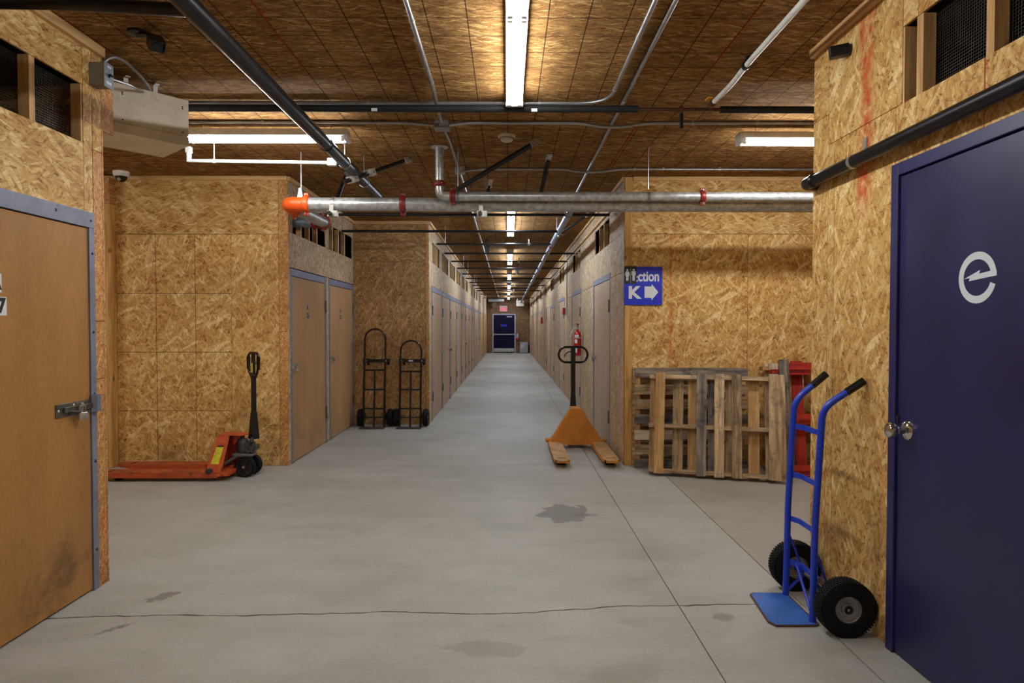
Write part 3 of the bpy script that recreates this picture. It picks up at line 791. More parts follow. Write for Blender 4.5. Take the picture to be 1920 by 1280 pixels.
for (s, xc, zc, wd) in (('A', 0.71, 1.645, 0.065), ('2', 0.675, 1.542, 0.065), ('7', 0.74, 1.542, 0.06)):
    MB().box(xc - wd / 2, xc + wd / 2, 0.0028, 0.004, zc - 0.042, zc + 0.042).build('number_plate', M['white_vinyl'], t)
    linked('number', text_mesh(s, 0.088, 0.004, 0.95, 0.0004, M['sign_black']), t, (xc, 0.0024, zc))
padlock((-2.238, 3.388, 1.0), PI / 2 - 0.5, 'small silver padlock hanging from the slide bolt of the near left door', 1.15)

# units A26, A25
storage_door('x', -2.275, 1, 6.745, 8.08, 2.06, 'tan hardboard door marked A 26 in galvanized frame', 'leaf_ply', 'near', nums=[('A', 1.665), ('26', 1.575)])
padlock((-2.24, 6.86, 1.005), PI / 2, 'small padlock on the first tan unit door past the orange pallet jack', 0.9)
storage_door('x', -2.275, 1, 8.20, 9.49, 2.06, 'tan hardboard door marked A 25, in the corner beside the black hand trucks', 'leaf_ply', 'near', nums=[('A', 1.665), ('25', 1.575)])
padlock((-2.24, 8.31, 1.005), PI / 2, 'small padlock hanging beside the corner unit door nearest the black hand trucks', 0.9)
for k, d in enumerate(LD):
    storage_door('x', -1.16, 1, d, d + 1.545, 2.068, 'pale hardboard door on the left corridor wall, %s from its near end' % ORD[k], 'leaf_pale' if k != 5 else 'leaf_ply', 'far', hinge=k < 8)
    if k in (0, 1, 2, 3, 4):
        padlock((-1.125, d + 1.40, 1.0), PI / 2, 'padlock on the %s door of the left corridor wall' % ORD[k], 0.9, 'black_metal' if k in (1, 4) else 'zinc')
for k, d in enumerate(LE):
    storage_door('x', -1.16, 1, d, d + 1.5, 2.07, 'tan hardboard door far down the left corridor wall, %s past the long row' % ORD[k], 'leaf_ply', 'far', hinge=False)
for k, d in enumerate(RD):
    storage_door('x', 1.21, -1, d, d + 1.49, 2.085 if k < 3 else 2.02, 'pale hardboard door on the right corridor wall, %s from its near end' % ORD[k], 'leaf_pale' if k < 4 else 'leaf_ply', 'far', hinge=k < 5,
                 nums=[('A', 1.66), ('2', 1.555)] if k == 0 else None, numcol='grey_ink', header=0.07)
    if k < 3: padlock((1.175, d + 1.36, 1.0), -PI / 2, 'padlock on the %s door of the right corridor wall' % ORD[k], 0.95)

# near right navy door
dn[0] += 1
t = thing('door_%d' % dn[0], 'navy blue steel door with white round emblem and chrome knob, nearest on the right', 'door', (1.726, 2.865, 0), (0, 0, -PI / 2), kind='structure')
W = 1.02
MB().box(0, 0.05, -0.02, 0.09, 0, 2.165).build('frame_jamb', M['navy_frame'], t, bevel=0.003)
MB().box(W - 0.05, W, -0.02, 0.09, 0, 2.165).build('frame_jamb', M['navy_frame'], t, bevel=0.003)
MB().box(0.05, W - 0.05, -0.02, 0.09, 2.11, 2.165).build('frame_header', M['navy_frame'], t, bevel=0.003)
MB().box(0.053, W - 0.053, -0.008, 0.036, 0.008, 2.105).build('door_leaf', M['navy'], t, bevel=0.002)
MB().box(0.05, W - 0.05, 0.037, 0.06, 0, 2.11).build('door_stop', M['dark'], t)
kz = 1.005; kx = 0.125
MB().lathe([(0.034, 0), (0.034, 0.004), (0.026, 0.010), (0.013, 0.014), (0.012, 0.034), (0.019, 0.040), (0.027, 0.050), (0.028, 0.060), (0.024, 0.070), (0.012, 0.076), (0.0001, 0.077)], 28,
           align((kx, -0.008, kz), (0, -1, 0)) @ Matrix.Scale(1.22, 4)).build('knob', M['chrome'], t, True)
MB().box(0.058, 0.066, -0.016, -0.008, kz + 0.02, kz + 0.055).build('strike_pin', M['screw'], t)
# emblem: open ring with an arrow bolt for a bar
def ring_pts(cx, cz, rx, rz, a0, a1, n=40):
    return [(cx + rx * math.cos(a0 + (a1 - a0) * k / n), cz + rz * math.sin(a0 + (a1 - a0) * k / n)) for k in range(n + 1)]
ex, ez = 0.520, 1.629
R1, R2 = 0.0945, 0.069
a0, a1 = math.radians(1.0), math.radians(352 - 10)
outer = ring_pts(ex, ez, R1, R1, a0, a1); inner = ring_pts(ex, ez + 0.0, R2, R2 * 0.97, a0 + 0.1, a1)
mb = MB(); n = len(outer)
for yy in (-0.0082, -0.0094):
    pass
vs = [(p[0], -0.0081, p[1]) for p in outer] + [(p[0], -0.0081, p[1]) for p in inner] + [(p[0], -0.0095, p[1]) for p in outer] + [(p[0], -0.0095, p[1]) for p in inner]
fs = []
for i in range(n - 1):
    fs += [(2 * n + i, 2 * n + i + 1, 3 * n + i + 1, 3 * n + i), (i, 2 * n + i, 2 * n + i + 1, i + 1)[::-1], (n + i, n + i + 1, 3 * n + i + 1, 3 * n + i)[::-1]]
mb.add(vs, fs)
bar = [(ex - 0.066, ez - 0.001), (ex - 0.036, ez - 0.001 + 0.002), (ex - 0.041, ez - 0.0105), (ex + 0.0955, ez + 0.001), (ex + 0.0945, ez + 0.021), (ex + 0.066, ez + 0.0195), (ex + 0.010, ez + 0.0135), (ex + 0.015, ez + 0.027)]
mb.prism(bar, -0.0096, -0.0081, 'y')
mb.build('emblem', M['white_vinyl'], t)

# end door
dn[0] += 1
t = thing('door_%d' % dn[0], 'dark navy exit door with push bar and steel kick plate at the corridor end', 'door', (-0.85, 35.3, 0), (0, 0, 0), kind='structure')
W = 1.29
for x0, x1, z0, z1, nm in ((0, 0.07, 0, 2.155, 'frame_jamb'), (W - 0.07, W, 0, 2.155, 'frame_jamb'), (0.07, W - 0.07, 2.09, 2.155, 'frame_header')):
    MB().box(x0, x1, -0.03, 0.06, z0, z1).build(nm, M['lilac'], t)
MB().box(0.073, W - 0.073, -0.005, 0.035, 0.02, 2.087).build('door_leaf', M['navy_dark'], t)
MB().box(0.09, W - 0.09, -0.009, -0.005, 0.06, 0.26).build('kick_plate', M['steel_kick'], t)
MB().box(0.08, W - 0.08, -0.07, -0.03, 1.0, 1.05).box(0.08, 0.13, -0.075, -0.005, .97, 1.08).box(W - 0.13, W - 0.08, -0.07, -0.005, .98, 1.07).build('push_bar', M['steel_kick'], t)
MB().box(W - 0.5, W - 0.2, -0.07, -0.005, 1.96, 2.02).build('door_closer', M['steel_kick'], t)
MB().box(0.47, 0.78, -0.008, -0.005, 1.45, 1.56).build('notice', M['sign_blue'], t)
# ------------------------------------------------------------------ light fixtures
def strip_light(loc, along, label, tube_m, length=2.44, tandem=True, drop=0.0, group=None):
    """along: 'y' or 'x'; loc = centre at the ceiling underside"""
    t = thing('strip_light', label, 'light', loc, (0, 0, 0 if along == 'y' else -PI / 2), group=group)
    h = length / 2
    top = -drop
    MB().box(-0.055, 0.055, -h, h, top - 0.05, top).build('housing', M['white_paint'], t, bevel=0.003)
    for s in (-1, 1):
        MB().box(-0.058, 0.058, s * h - 0.012, s * h + 0.012, top - 0.085, top).build('end_cap', M['white_paint'], t, bevel=0.003)
    spans = [(-h + 0.02, -0.015), (0.015, h - 0.02)] if tandem else [(-h + 0.02, h - 0.02)]
    for sx in (-0.034, 0.034):
        for (a, b) in spans:
            MB().tube([(sx, a + 0.02, top - 0.07), (sx, b - 0.02, top - 0.07)], 0.0155, 12).build('tube', tube_m, t, True)
            for e in (a + 0.008, b - 0.008):
                MB().box(sx - 0.013, sx + 0.013, e - 0.011, e + 0.011, top - 0.088, top - 0.05).build('lamp_holder', M['white_paint'], t)
    if drop:
        for s in (-0.8, 0.8):
            MB().tube([(0, s * h, top), (0, s * h, 0)], 0.003, 6).build('hanger', M['conduit'], t)
    return t
strip_light((0.045, 3.10, 3.0), 'y', 'long fluorescent strip light overhead, the nearest one on the ceiling', M['tube_near'])
strip_light((0.045, -1.8, 3.0), 'y', 'long fluorescent strip light on the ceiling behind the viewpoint', M['tube_near'])
strip_light((-1.84, 4.95, 3.0), 'x', 'fluorescent strip light across the ceiling beside the beige heater', M['tube_cross'], 1.23, False, 0.055)
strip_light((2.40, 4.95, 3.0), 'x', 'fluorescent strip light across the ceiling at the right hall opening', M['tube_cross'], 1.25, False, 0.07)
strip_light((-5.6, 4.95, 3.0), 'x', 'strip light in the left side hall, hidden past the near wall', M['tube_cross'], 1.23, False, 0.055)
strip_light((5.9, 4.95, 3.0), 'x', 'strip light in the right side hall, hidden past the near wall', M['tube_cross'], 1.23, False, 0.055)
for k, yn in enumerate((8.06, 12.9, 17.75, 22.7, 27.4, 32.2)):
    strip_light((0.045, yn + 1.22, 3.0), 'y', 'fluorescent strip light on the corridor ceiling, %s from the near end' % ORD[k], M['tube_far'])

# ------------------------------------------------------------------ pipes and conduits
def pipe_thing(name, label, cat, pts, r, m, part='pipe', seg=16, smooth=True, fil=0, group=None):
    t = thing(name, label, cat, tuple(pts[0]), group=group)
    o = Vector(pts[0])
    q = [Vector(p) - o for p in pts]
    if fil: q = fillet(q, fil)
    MB().tube(q, r, seg).build(part, M[m] if isinstance(m, str) else m, t, smooth)
    return t, o
def ring(t, o, p, d, r, w, m, name='coupling', bolts=False):
    p = Vector(p) - o; d = Vector(d).normalized()
    mt = align(p, d)
    c = MB().lathe([(r * 0.86, -w / 2), (r, -w / 2 + 0.006), (r * 1.05, -w * 0.2), (r * 1.05, w * 0.2), (r, w / 2 - 0.006), (r * 0.86, w / 2)], 20, mt).build(name, m, t, True)
    if bolts:
        for s in (-1, 1):
            MB().box(-0.012, 0.012, -0.02, 0.02, -0.02, 0.02, mt @ Matrix.Translation((0, s * r * 1.08, 0))).build('coupling_lug', m, t, bevel=0.004)
            MB().tube([mt @ Vector((-0.03, s * r * 1.12, 0)), mt @ Vector((0.03, s * r * 1.12, 0))], 0.006, 8).build('bolt', M['chrome'], t)
    return c
def strap_on(t, o, p, d, r, m='zinc'):
    """conduit strap: half band with a screw tab"""
    p = Vector(p) - o; mt = align(p, d)
    MB().lathe([(r + 0.0005, -0.009), (r + 0.003, -0.009), (r + 0.003, 0.009), (r + 0.0005, 0.009)], 12, mt).box(-0.010, 0.010, r, r + 0.025, -0.009, 0.009, mt).build('strap', M[m], t)

# galvanized lower main
zl = 2.535
t, o = pipe_thing('galvanized_main', 'thick galvanized sprinkler main crossing the hall below the ceiling with an orange left elbow', 'pipe',
                  [(-1.80, 5.75, zl), (8.0, 5.75, zl - 0.01)], 0.06, 'galv', seg=28)
# elbow in orange, then the stub back to the vent
el = fillet([(-1.80, 5.75, zl), (-1.955, 5.75, zl), (-1.955, 5.92, zl)], 0.14, 8)
MB().tube([Vector(p) - o for p in el], 0.066, 20).build('elbow', M['orange_coupling'], t, True)
ring(t, o, (-1.79, 5.75, zl), (1, 0, 0), 0.074, 0.06, M['orange_coupling'], bolts=True)
ring(t, o, (-1.955, 5.93, zl), (0, 1, 0), 0.074, 0.06, M['orange_coupling'], bolts=True)
MB().tube([Vector(p) - o for p in ((-1.955, 5.92, zl), (-1.955, 6.86, zl + 0.02))], 0.057, 24).build('branch', M['galv'], t, True)
el = fillet([(-1.955, 6.85, zl + .02), (-1.955, 7.0, zl + .03), (-2.08, 7.0, zl + 0.04)], 0.1, 8)
MB().tube([Vector(p) - o for p in el], 0.06, 20).build('elbow', M['red_coupling'], t, True)
ring(t, o, (-1.955, 6.86, zl + .02), (0, 1, 0), 0.072, 0.05, M['red_coupling'], bolts=True)
ring(t, o, (-2.09, 7.0, zl + .04), (1, 0, 0), 0.072, 0.05, M['red_coupling'], bolts=True)
MB().tube([Vector(p) - o for p in ((-2.08, 7.0, zl + .04), (-2.9, 7.0, zl + .05))], 0.057, 20).build('branch', M['grey_main'], t, True)
ring(t, o, (-0.93, 5.75, zl), (1, 0, 0), 0.073, 0.055, M['red_coupling'], bolts=True)
# hangers and clamps on it
MB().tube([Vector((-1.835, 5.75, 3.0)) - o, Vector((-1.835, 5.75, 2.66)) - o], 0.006, 8).build('hanger_rod', M['conduit'], t)
ht = align(Vector((-1.835, 5.75, zl)) - o, (1, 0, 0))
MB().lathe([(0.0605, -0.012), (0.064, -0.012), (0.064, 0.012), (0.0605, 0.012)], 20, ht).build('hanger_ring', M['conduit'], t)
oo = Vector((-1.835, 5.75, zl)) - o
MB().prism([(-0.026, 0.055), (0.026, 0.055), (0.010, 0.14), (-0.010, 0.14)], -0.03, 0.03, 'y', Matrix.Translation(oo)).build('hanger_saddle', M['conduit'], t)
for cx in (-1.545, -0.235):
    p = Vector((cx, 5.75, zl)) - o
    mt = align(p, (1, 0, 0))
    MB().lathe([(0.0605, -0.014), (0.066, -0.014), (0.066, 0.014), (0.0605, 0.014)], 20, mt).build('clamp_band', M['zinc'], t)
    b = MB(); b.box(p.x - 0.035, p.x + 0.055, p.y - 0.10, p.y - 0.06, p.z - 0.125, p.z - 0.07); b.box(p.x - .02, p.x + .02, p.y - .09, p.y - .055, p.z - .075, p.z - .02)
    b.build('brace_clamp', M['zinc'], t, bevel=0.003)
    MB().tube([(p.x - 0.005, p.y - 0.15, p.z - 0.10), (p.x - 0.005, p.y - 0.06, p.z - 0.10)], 0.018, 14).build('brace_stub', M['black_pipe'], t)
# galvanized upper pipe with the riser
zu = 2.577
pts = [(-0.59, 5.60, 3.0), (-0.59, 5.60, zu), (8.0, 5.60, zu)]
t, o = pipe_thing('galvanized_riser', 'galvanized pipe dropping from the ceiling flange and turning right above the thick main', 'pipe', [pts[0], (-0.59, 5.60, 2.69)], 0.038, 'galv', seg=24)
MB().tube([Vector(p) - o for p in fillet([(-0.59, 5.6, 2.70), (-0.59, 5.6, zu), (-0.46, 5.6, zu)], 0.1, 8)], 0.040, 20).build('elbow', M['galv'], t, True)
MB().tube([Vector(p) - o for p in ((-0.47, 5.6, zu), (8.0, 5.6, zu))], 0.039, 24).build('run', M['galv'], t, True)
ring(t, o, (-0.59, 5.6, 2.685), (0, 0, 1), 0.051, 0.05, M['red_coupling'], bolts=True)
ring(t, o, (-0.475, 5.6, zu), (1, 0, 0), 0.051, 0.05, M['red_coupling'], bolts=True)
ring(t, o, (1.69, 5.6, zu), (1, 0, 0), 0.049, 0.05, M['red_coupling'], bolts=True)
MB().lathe([(0.039, -0.004), (0.075, -0.004), (0.07, 0.0), (0.039, 0.001)], 24, align(Vector((-0.59, 5.6, 2.995)) - o, (0, 0, -1))).build('ceiling_flange', M['galv'], t, True)
for hx in (-0.43, 1.22, 1.0):
    if hx == 1.0: continue
    MB().tube([Vector((hx, 5.6, 3.0)) - o, Vector((hx, 5.6, 2.64)) - o], 0.005, 8).build('hanger_rod', M['conduit'], t)
    MB().lathe([(0.0395, -0.012), (0.043, -0.012), (0.043, 0.012), (0.0395, 0.012)], 20, align(Vector((hx, 5.6, zu)) - o, (1, 0, 0))).build('hanger_ring', M['conduit'], t)
# big black pipe running along the hall on the left
t, o = pipe_thing('black_sprinkler_pipe', 'large black steel pipe running lengthwise under the ceiling left of the strip light', 'pipe', [(-1.30, -4.0, 2.765), (-1.30, 6.45, 2.755)], 0.044, 'black_pipe', seg=24)
ring(t, o, (-1.30, 4.66, 2.757), (0, 1, 0), 0.047, 0.03, M['black_pipe'])
MB().tube([Vector((-1.335, 2.79, 2.80)) - o, Vector((-1.9, 2.79, 2.83)) - o, Vector((-2.27, 2.79, 2.835)) - o], 0.028, 14).build('side_branch', M['black_pipe'], t, True)
ring(t, o, (-1.35, 2.79, 2.803), (1, 0, 0), 0.036, 0.03, M['black_pipe'], 'tee')
for hy, nm in ((5.17, 'pipe_clip'), (5.86, 'pipe_clip')):
    MB().lathe([(0.0445, -0.01), (0.048, -0.01), (0.048, 0.01), (0.0445, 0.01)], 20, align(Vector((-1.30, hy, 2.756)) - o, (0, 1, 0))).build(nm, M['conduit'], t)
    MB().tube([Vector((-1.30, hy, 2.795)) - o, Vector((-1.30, hy, 3.0)) - o], 0.004, 6).build('hanger_rod', M['conduit'], t)
# white small pipe joining it
t, o = pipe_thing('white_branch_pipe', 'thin white pipe hanging level from a rod under the left strip light', 'pipe', [(-2.53, 5.15, 2.765), (-1.40, 5.15, 2.750)], 0.014, 'white_pvc')
MB().tube([(0, 0, -0.01), (0, 0, 0.07)], 0.02, 14).build('elbow', M['white_pvc'], t, True)
MB().box(-0.022, 0.022, -0.02, 0.02, 0.06, 0.11).build('outlet', M['white_pvc'], t, bevel=0.004)
MB().tube([(0.20, 0, 0.01), (0.20, 0, 0.235)], 0.004, 8).build('hanger_rod', M['white_pvc'], t)
MB().lathe([(0.0145, -0.01), (0.018, -0.01), (0.018, 0.01), (0.0145, 0.01)], 14, align((0.20, 0, -0.003), (1, 0, 0))).build('hanger_ring', M['white_pvc'], t)
MB().box(1.10, 1.17, -0.022, 0.022, -0.04, 0.02).build('end_fitting', M['white_pvc'], t, bevel=0.006)
# sway braces
def brace(a, b, label, r=0.019, clamp=None):
    a, b = Vector(a), Vector(b)
    t = thing('sway_brace', label, 'pipe brace', tuple(a))
    d = b - a
    MB().tube([(0, 0, 0), d * 0.92], r, 14).build('strut', M['black_metal'], t, True)
    mt = align(d * 0.95, d)
    MB().box(-0.03, 0.03, -0.006, 0.006, -0.03, 0.05, mt).box(-0.03, -0.024, -0.03, 0.03, -0.03, 0.05, mt).build('ceiling_bracket', M['zinc'], t, bevel=0.002)
    if clamp:
        for f in clamp:
            mt = align(d * f, d)
            mb = MB().box(-0.05, 0.05, -0.03, 0.03, 0.018, 0.026, mt).box(-0.05, 0.05, -0.03, 0.03, -0.026, -0.018, mt).box(-0.05, -0.042, -0.03, 0.03, -0.018, 0.018, mt).box(0.042, 0.05, -0.03, 0.03, -0.018, 0.018, mt)
            mb.build('clamp', M['zinc'], t)
            MB().tube([mt @ Vector((0.055, 0, 0)), mt @ Vector((-0.055, 0, 0))], 0.008, 8).build('clamp_bolt', M['chrome'], t)
    return t
brace((-1.37, 5.42, 2.66), (-0.91, 5.95, 2.985), 'black sway brace with two bright clamps crossing the large black pipe', clamp=(0.12, 0.38))
brace((-0.43, 5.56, 2.63), (0.256, 5.35, 2.985), 'long black sway brace slanting up right from the upper galvanized pipe', 0.022)
brace((-1.69, 6.35, 2.66), (-1.61, 6.473, 2.985), 'short steep sway brace behind the thick galvanized main at the left', 0.019)
brace((0.30, 6.35, 2.62), (0.371, 5.80, 2.985), 'dark sway brace hanging right of the smoke detector behind the galvanized pipes', 0.02)
brace((-0.20, 6.0, 2.62), (-0.17, 5.95, 2.76), 'short dark brace stub standing on the galvanized pipes left of centre', 0.016)

# conduits
def conduit(label, pts, r=0.0125, straps=(), fil=0.06, m='conduit'):
    t, o = pipe_thing('conduit', label, 'conduit', pts, r, m, seg=10, fil=fil)
    for s in straps:
        i, f = s
        a, b = Vector(pts[i]), Vector(pts[i + 1])
        p = a + (b - a) * f
        strap_on(t, o, p, b - a, r)
    return t, o
zc = 2.984
conduit('steel conduit running lengthwise left of the overhead strip light to the junction box', [(-0.48, -4, zc), (-0.48, 4.2, zc), (-0.48, 4.36, 2.955), (-0.485, 4.62, 2.955), (-0.492, 4.83, 2.965)], straps=[(0, .885), (0, .985)])
conduit('steel conduit between the two ceiling junction boxes', [(-0.49, 4.98, 2.97), (-0.48, 5.4, 2.984), (-0.475, 6.2, 2.975)], straps=[(1, .5)])
conduit('steel conduit running down the left side of the corridor ceiling', [(-0.475, 6.42, zc), (-0.48, 35.2, zc)], straps=[(0, .1), (0, .2), (0, .3), (0, .4), (0, .5)])
conduit('inner conduit right of the strip light, bending left across the ceiling', [(0.695, -4, zc), (0.695, 4.45, zc), (-8, 4.46, zc)], straps=[(0, .88), (0, .97), (1, .055), (1, .19)], fil=0.22)
conduit('outer steel conduit running lengthwise right of the strip light', [(0.79, -4, zc), (0.79, 7.2, zc), (0.79, 35.2, zc)], straps=[(0, .72), (0, .75)], r=0.014)
conduit('crossing conduit running right from the first junction box with a dip', [(-0.44, 4.88, 2.965), (-0.3, 4.88, zc), (0.55, 4.88, zc), (0.70, 4.88, 2.955), (0.86, 4.88, 2.955), (1.05, 4.88, zc), (8, 4.88, zc)], straps=[(5, .05), (5, .12)], fil=0.08)
conduit('crossing conduit from the first junction box to the left above the strip light', [(-0.555, 4.88, 2.965), (-0.75, 4.88, zc), (-8, 4.88, zc)], straps=[(1, .03), (1, .15)])
conduit('crossing conduit from the second junction box to the right, farthest of the crossing ones', [(-0.42, 6.30, 2.965), (-0.25, 6.30, zc), (0.55, 6.30, zc), (0.70, 6.30, 2.955), (0.88, 6.30, 2.955), (1.1, 6.30, zc), (8, 6.30, zc)], straps=[(5, .02), (5, .06), (5, .14)], fil=0.08)
conduit('thin upright conduit on the right corridor wall feeding the red fire alarm', [(1.19, 12.95, 2.94), (1.19, 12.95, 1.86)], r=0.011, straps=[(0, .5)])
for (bx, by, s, lab) in ((-0.497, 4.91, 0.055, 'square grey junction box on the ceiling above the galvanized riser'), (-0.465, 6.31, 0.045, 'small grey junction box on the ceiling behind the galvanized riser')):
    t = thing('junction_box', lab, 'electrical box', (bx, by, 3.0))
    MB().box(-s, s, -s, s, -0.055, 0).build('box_body', M['conduit'], t, bevel=0.003)
    MB().box(-s - 0.002, s + 0.002, -s - 0.002, s + 0.002, -0.058, -0.055).build('cover', M['conduit'], t)
    if s > 0.05: MB().box(-0.018, 0.014, -s - 0.0025, -s - 0.0005, -0.045, -0.025).build('sticker', M['white_vinyl'], t)
# insulated water line
t, o = pipe_thing('insulated_water_line', 'long black foam-insulated pipe crossing the ceiling with a bare copper gap at the right', 'pipe', [(-8, 4.40, 2.930), (0.887, 4.40, 2.928)], 0.024, 'foam', part='insulation')
MB().tube([Vector((0.88, 4.40, 2.925)) - o, Vector((1.46, 4.40, 2.925)) - o], 0.0125, 14).build('copper_pipe', M['copper'], t, True)
MB().tube([Vector((1.447, 4.40, 2.925)) - o, Vector((8, 4.40, 2.92)) - o], 0.024, 14).build('insulation', M['foam'], t, True)
MB().tube([Vector((1.165, 4.40, 2.925)) - o, Vector((1.19, 4.40, 2.925)) - o], 0.024, 12).tube([Vector((1.177, 4.39, 2.925)) - o, Vector((1.177, 4.385, 2.86)) - o], 0.011, 10).build('drain_valve', M['copper'], t, True)
MB().box(-0.012, 0.012, -0.006, 0.006, -0.105, 0, Matrix.Translation(Vector((1.177, 4.38, 2.895)) - o)).build('valve_lever', M['black_metal'], t, bevel=0.003)
for sx in (-0.9, 0.18):
    MB().box(sx - 0.02, sx + 0.02, -0.0255, -0.0225, -0.028, -0.008, Matrix.Translation((0 - o.x, 0, 0))).build('paper_tag', M['white_vinyl'], t)
# white pipe on the right
t, o = pipe_thing('white_water_pipe', 'white pipe running lengthwise under the ceiling at the right down to a valve', 'pipe',
                  [(1.37, -4, 2.955), (1.37, 3.0, 2.955), (1.37, 3.7, 2.95), (1.385, 4.0, 2.945), (1.365, 4.27, 2.935)], 0.0165, 'white_pvc', fil=0.2)
MB().lathe([(0.017, -0.012), (0.025, -0.012), (0.025, 0.012), (0.017, 0.012)], 14, align(Vector((1.37, 3.72, 2.95)) - o, (0, 1, 0))).box(0.0, 0.035, -0.012, 0.012, 0.0, 0.045, Matrix.Translation(Vector((1.37, 3.72, 2.955)) - o)).build('pipe_clip', M['black_metal'], t)
MB().lathe([(0.017, -0.03), (0.022, -0.02), (0.022, 0.02), (0.017, 0.03)], 14, align(Vector((1.362, 4.31, 2.933)) - o, (0, 1, -0.1))).build('ball_valve', M['copper'], t, True)
MB().box(-0.045, -0.01, -0.03, 0.03, 0.012, 0.018, Matrix.Translation(Vector((1.36, 4.28, 2.94)) - o)).build('valve_lever', M['yellow_handle'], t)
# black pipe along the right wall
t, o = pipe_thing('black_wall_pipe', 'large black pipe running along the right wall above the navy door', 'pipe', [(1.665, -4, 2.243), (1.665, 3.52, 2.243)], 0.031, 'black_pipe', seg=24)
MB().tube([Vector(p) - o for p in fillet([(1.665, 3.50, 2.243), (1.665, 3.60, 2.243), (1.74, 3.60, 2.243)], 0.06, 6)], 0.035, 20).build('elbow', M['black_pipe'], t, True)
ring(t, o, (1.665, 3.50, 2.243), (0, 1, 0), 0.037, 0.03, M['black_pipe'], 'collar')
MB().lathe([(0.0315, -0.012), (0.034, -0.012), (0.034, 0.012), (0.0315, 0.012)], 20, align(Vector((1.665, 3.10, 2.243)) - o, (0, 1, 0))).build('hanger_strap', M['zinc'], t)
MB().box(1.719, 1.726, 3.09, 3.12, 2.26, 2.36, Matrix.Translation(-o)).build('strap_end', M['zinc'], t)

# corridor sprinkler main and its branches
t, o = pipe_thing('corridor_sprinkler_main', 'grey steel sprinkler main running down the right side of the corridor ceiling', 'pipe', [(0.70, 6.6, 2.74), (0.70, 35.2, 2.74)], 0.036, 'grey_main', seg=18)
for k, yy in enumerate((7.4, 10.3, 14.5, 20, 26, 31.5)):
    ring(t, o, (0.70, yy, 2.74), (0, 1, 0), 0.046, 0.055, M['red_coupling'] if k in (1, 3, 5) else M['grey_main'])
for yy in (9.2, 13, 17.5, 22):
    MB().tube([Vector((0.70, yy, 2.78)) - o, Vector((0.70, yy, 3.0)) - o], 0.004, 6).build('hanger_rod', M['conduit'], t)
brace((0.70, 8.95, 2.72), (1.10, 8.75, 2.975), 'black sway brace from the corridor sprinkler main to the right wall top', 0.018, clamp=(0.05,))
brace((0.68, 22.0, 2.72), (1.10, 21.4, 2.975), 'black sway brace far down the corridor on the sprinkler main', 0.018)
BR = [7.40, 8.68, 10.02, 11.30, 12.68, 14.17, 15.7, 17.15, 18.7, 20.1, 21.6, 23.0, 25.4, 28.7]
for k, yy in enumerate(BR):
    x0 = -2.24 if k < 2 else -1.12
    x1 = 1.17 if k % 2 == 1 and k > 1 or k in (0, 3, 4, 7, 9, 11) else 0.70
    if k == 1: x1 = 0.70
    t, o = pipe_thing('sprinkler_branch_pipe', 'black branch pipe crossing the corridor ceiling, %s from the near end' % ORD[k], 'pipe', [(x0, yy, 2.73), (x1, yy, 2.73)], 0.0165, 'black_pipe', seg=10)
    MB().lathe([(0.012, -0.012), (0.02, -0.01), (0.02, 0.012), (0.012, 0.013)], 10, align((0.004, 0, 0), (1, 0, 0))).build('end_cap', M['zinc'], t, True)
    hx = 0.15 if k > 1 else 0.02
    MB().tube([(hx, 0, 0.016), (hx, 0, 0.27)], 0.0035, 6).build('hanger_rod', M['conduit'], t)
    if k in (2, 4, 6, 9, 11, 12):
        sx = (0.33 if k == 2 else 0.22) - x0
        MB().lathe([(0.024, -0.02), (0.024, 0.02)], 8, align((sx, 0, 0), (1, 0, 0))).lathe([(0.008, 0.0), (0.008, 0.055), (0.02, 0.058), (0.02, 0.062)], 8, align((sx, 0, 0.01), (0, 0, 1))).build('sprinkler_head', M['zinc'], t, True)
t = thing('motion_sensor', 'small black sensor hanging on the corridor ceiling left of the strip lights', 'sensor', (-0.36, 11.4, 3.0))
MB().box(-0.04, 0.04, -0.04, 0.04, -0.24, -0.14).box(-0.012, 0.012, -0.012, 0.012, -0.14, 0).build('sensor_body', M['black_metal'], t, bevel=0.006)
t = thing('motion_sensor', 'small black sensor hanging on the corridor ceiling right of the strip lights', 'sensor', (0.24, 15.9, 3.0))
MB().box(-0.04, 0.04, -0.04, 0.04, -0.26, -0.14).box(-0.012, 0.012, -0.012, 0.012, -0.14, 0).build('sensor_body', M['black_metal'], t, bevel=0.006)

# ------------------------------------------------------------------ small ceiling and wall devices
t = thing('smoke_detector', 'round cream smoke detector on the ceiling above the galvanized pipes', 'smoke detector', (-0.008, 5.256, 3.0))
MB().lathe([(0.072, 0), (0.072, -0.012), (0.066, -0.02), (0.055, -0.024)], 28).build('base', M['detector'], t, True)
MB().lathe([(0.052, -0.022), (0.050, -0.040), (0.040, -0.048), (0.0001, -0.050)], 28).build('sensor_cap', M['detector'], t, True)
for k in range(16):
    a = 2 * PI * k / 16
    MB().box(0.050, 0.060, -0.008, 0.008, -0.026, -0.0235, Matrix.Rotation(a, 4, 'Z')).build('vent_slot', M['screw'], t)
t = thing('dome_camera', 'white dome camera with dark lens under the ceiling in the left back corner', 'camera', (-3.87, 6.50, 3.0))
MB().lathe([(0.075, 0), (0.075, -0.025), (0.066, -0.05)], 28).build('housing', M['white_paint'], t, True)
MB().lathe([(0.055, -0.048), (0.052, -0.07), (0.038, -0.092), (0.018, -0.102), (0.0001, -0.104)], 24).build('dome', M['dome'], t, True)
MB().lathe([(0.018, 0), (0.018, 0.02), (0.0001, 0.024)], 14, align((0.0, -0.03, -0.075), (0.1, -1, -0.6))).build('lens', M['rim'], t, True)
t = thing('ceiling_camera', 'black camera on a bracket under the ceiling at the upper left', 'camera', (-1.945, 3.43, 3.0), (0, 0, -0.45))
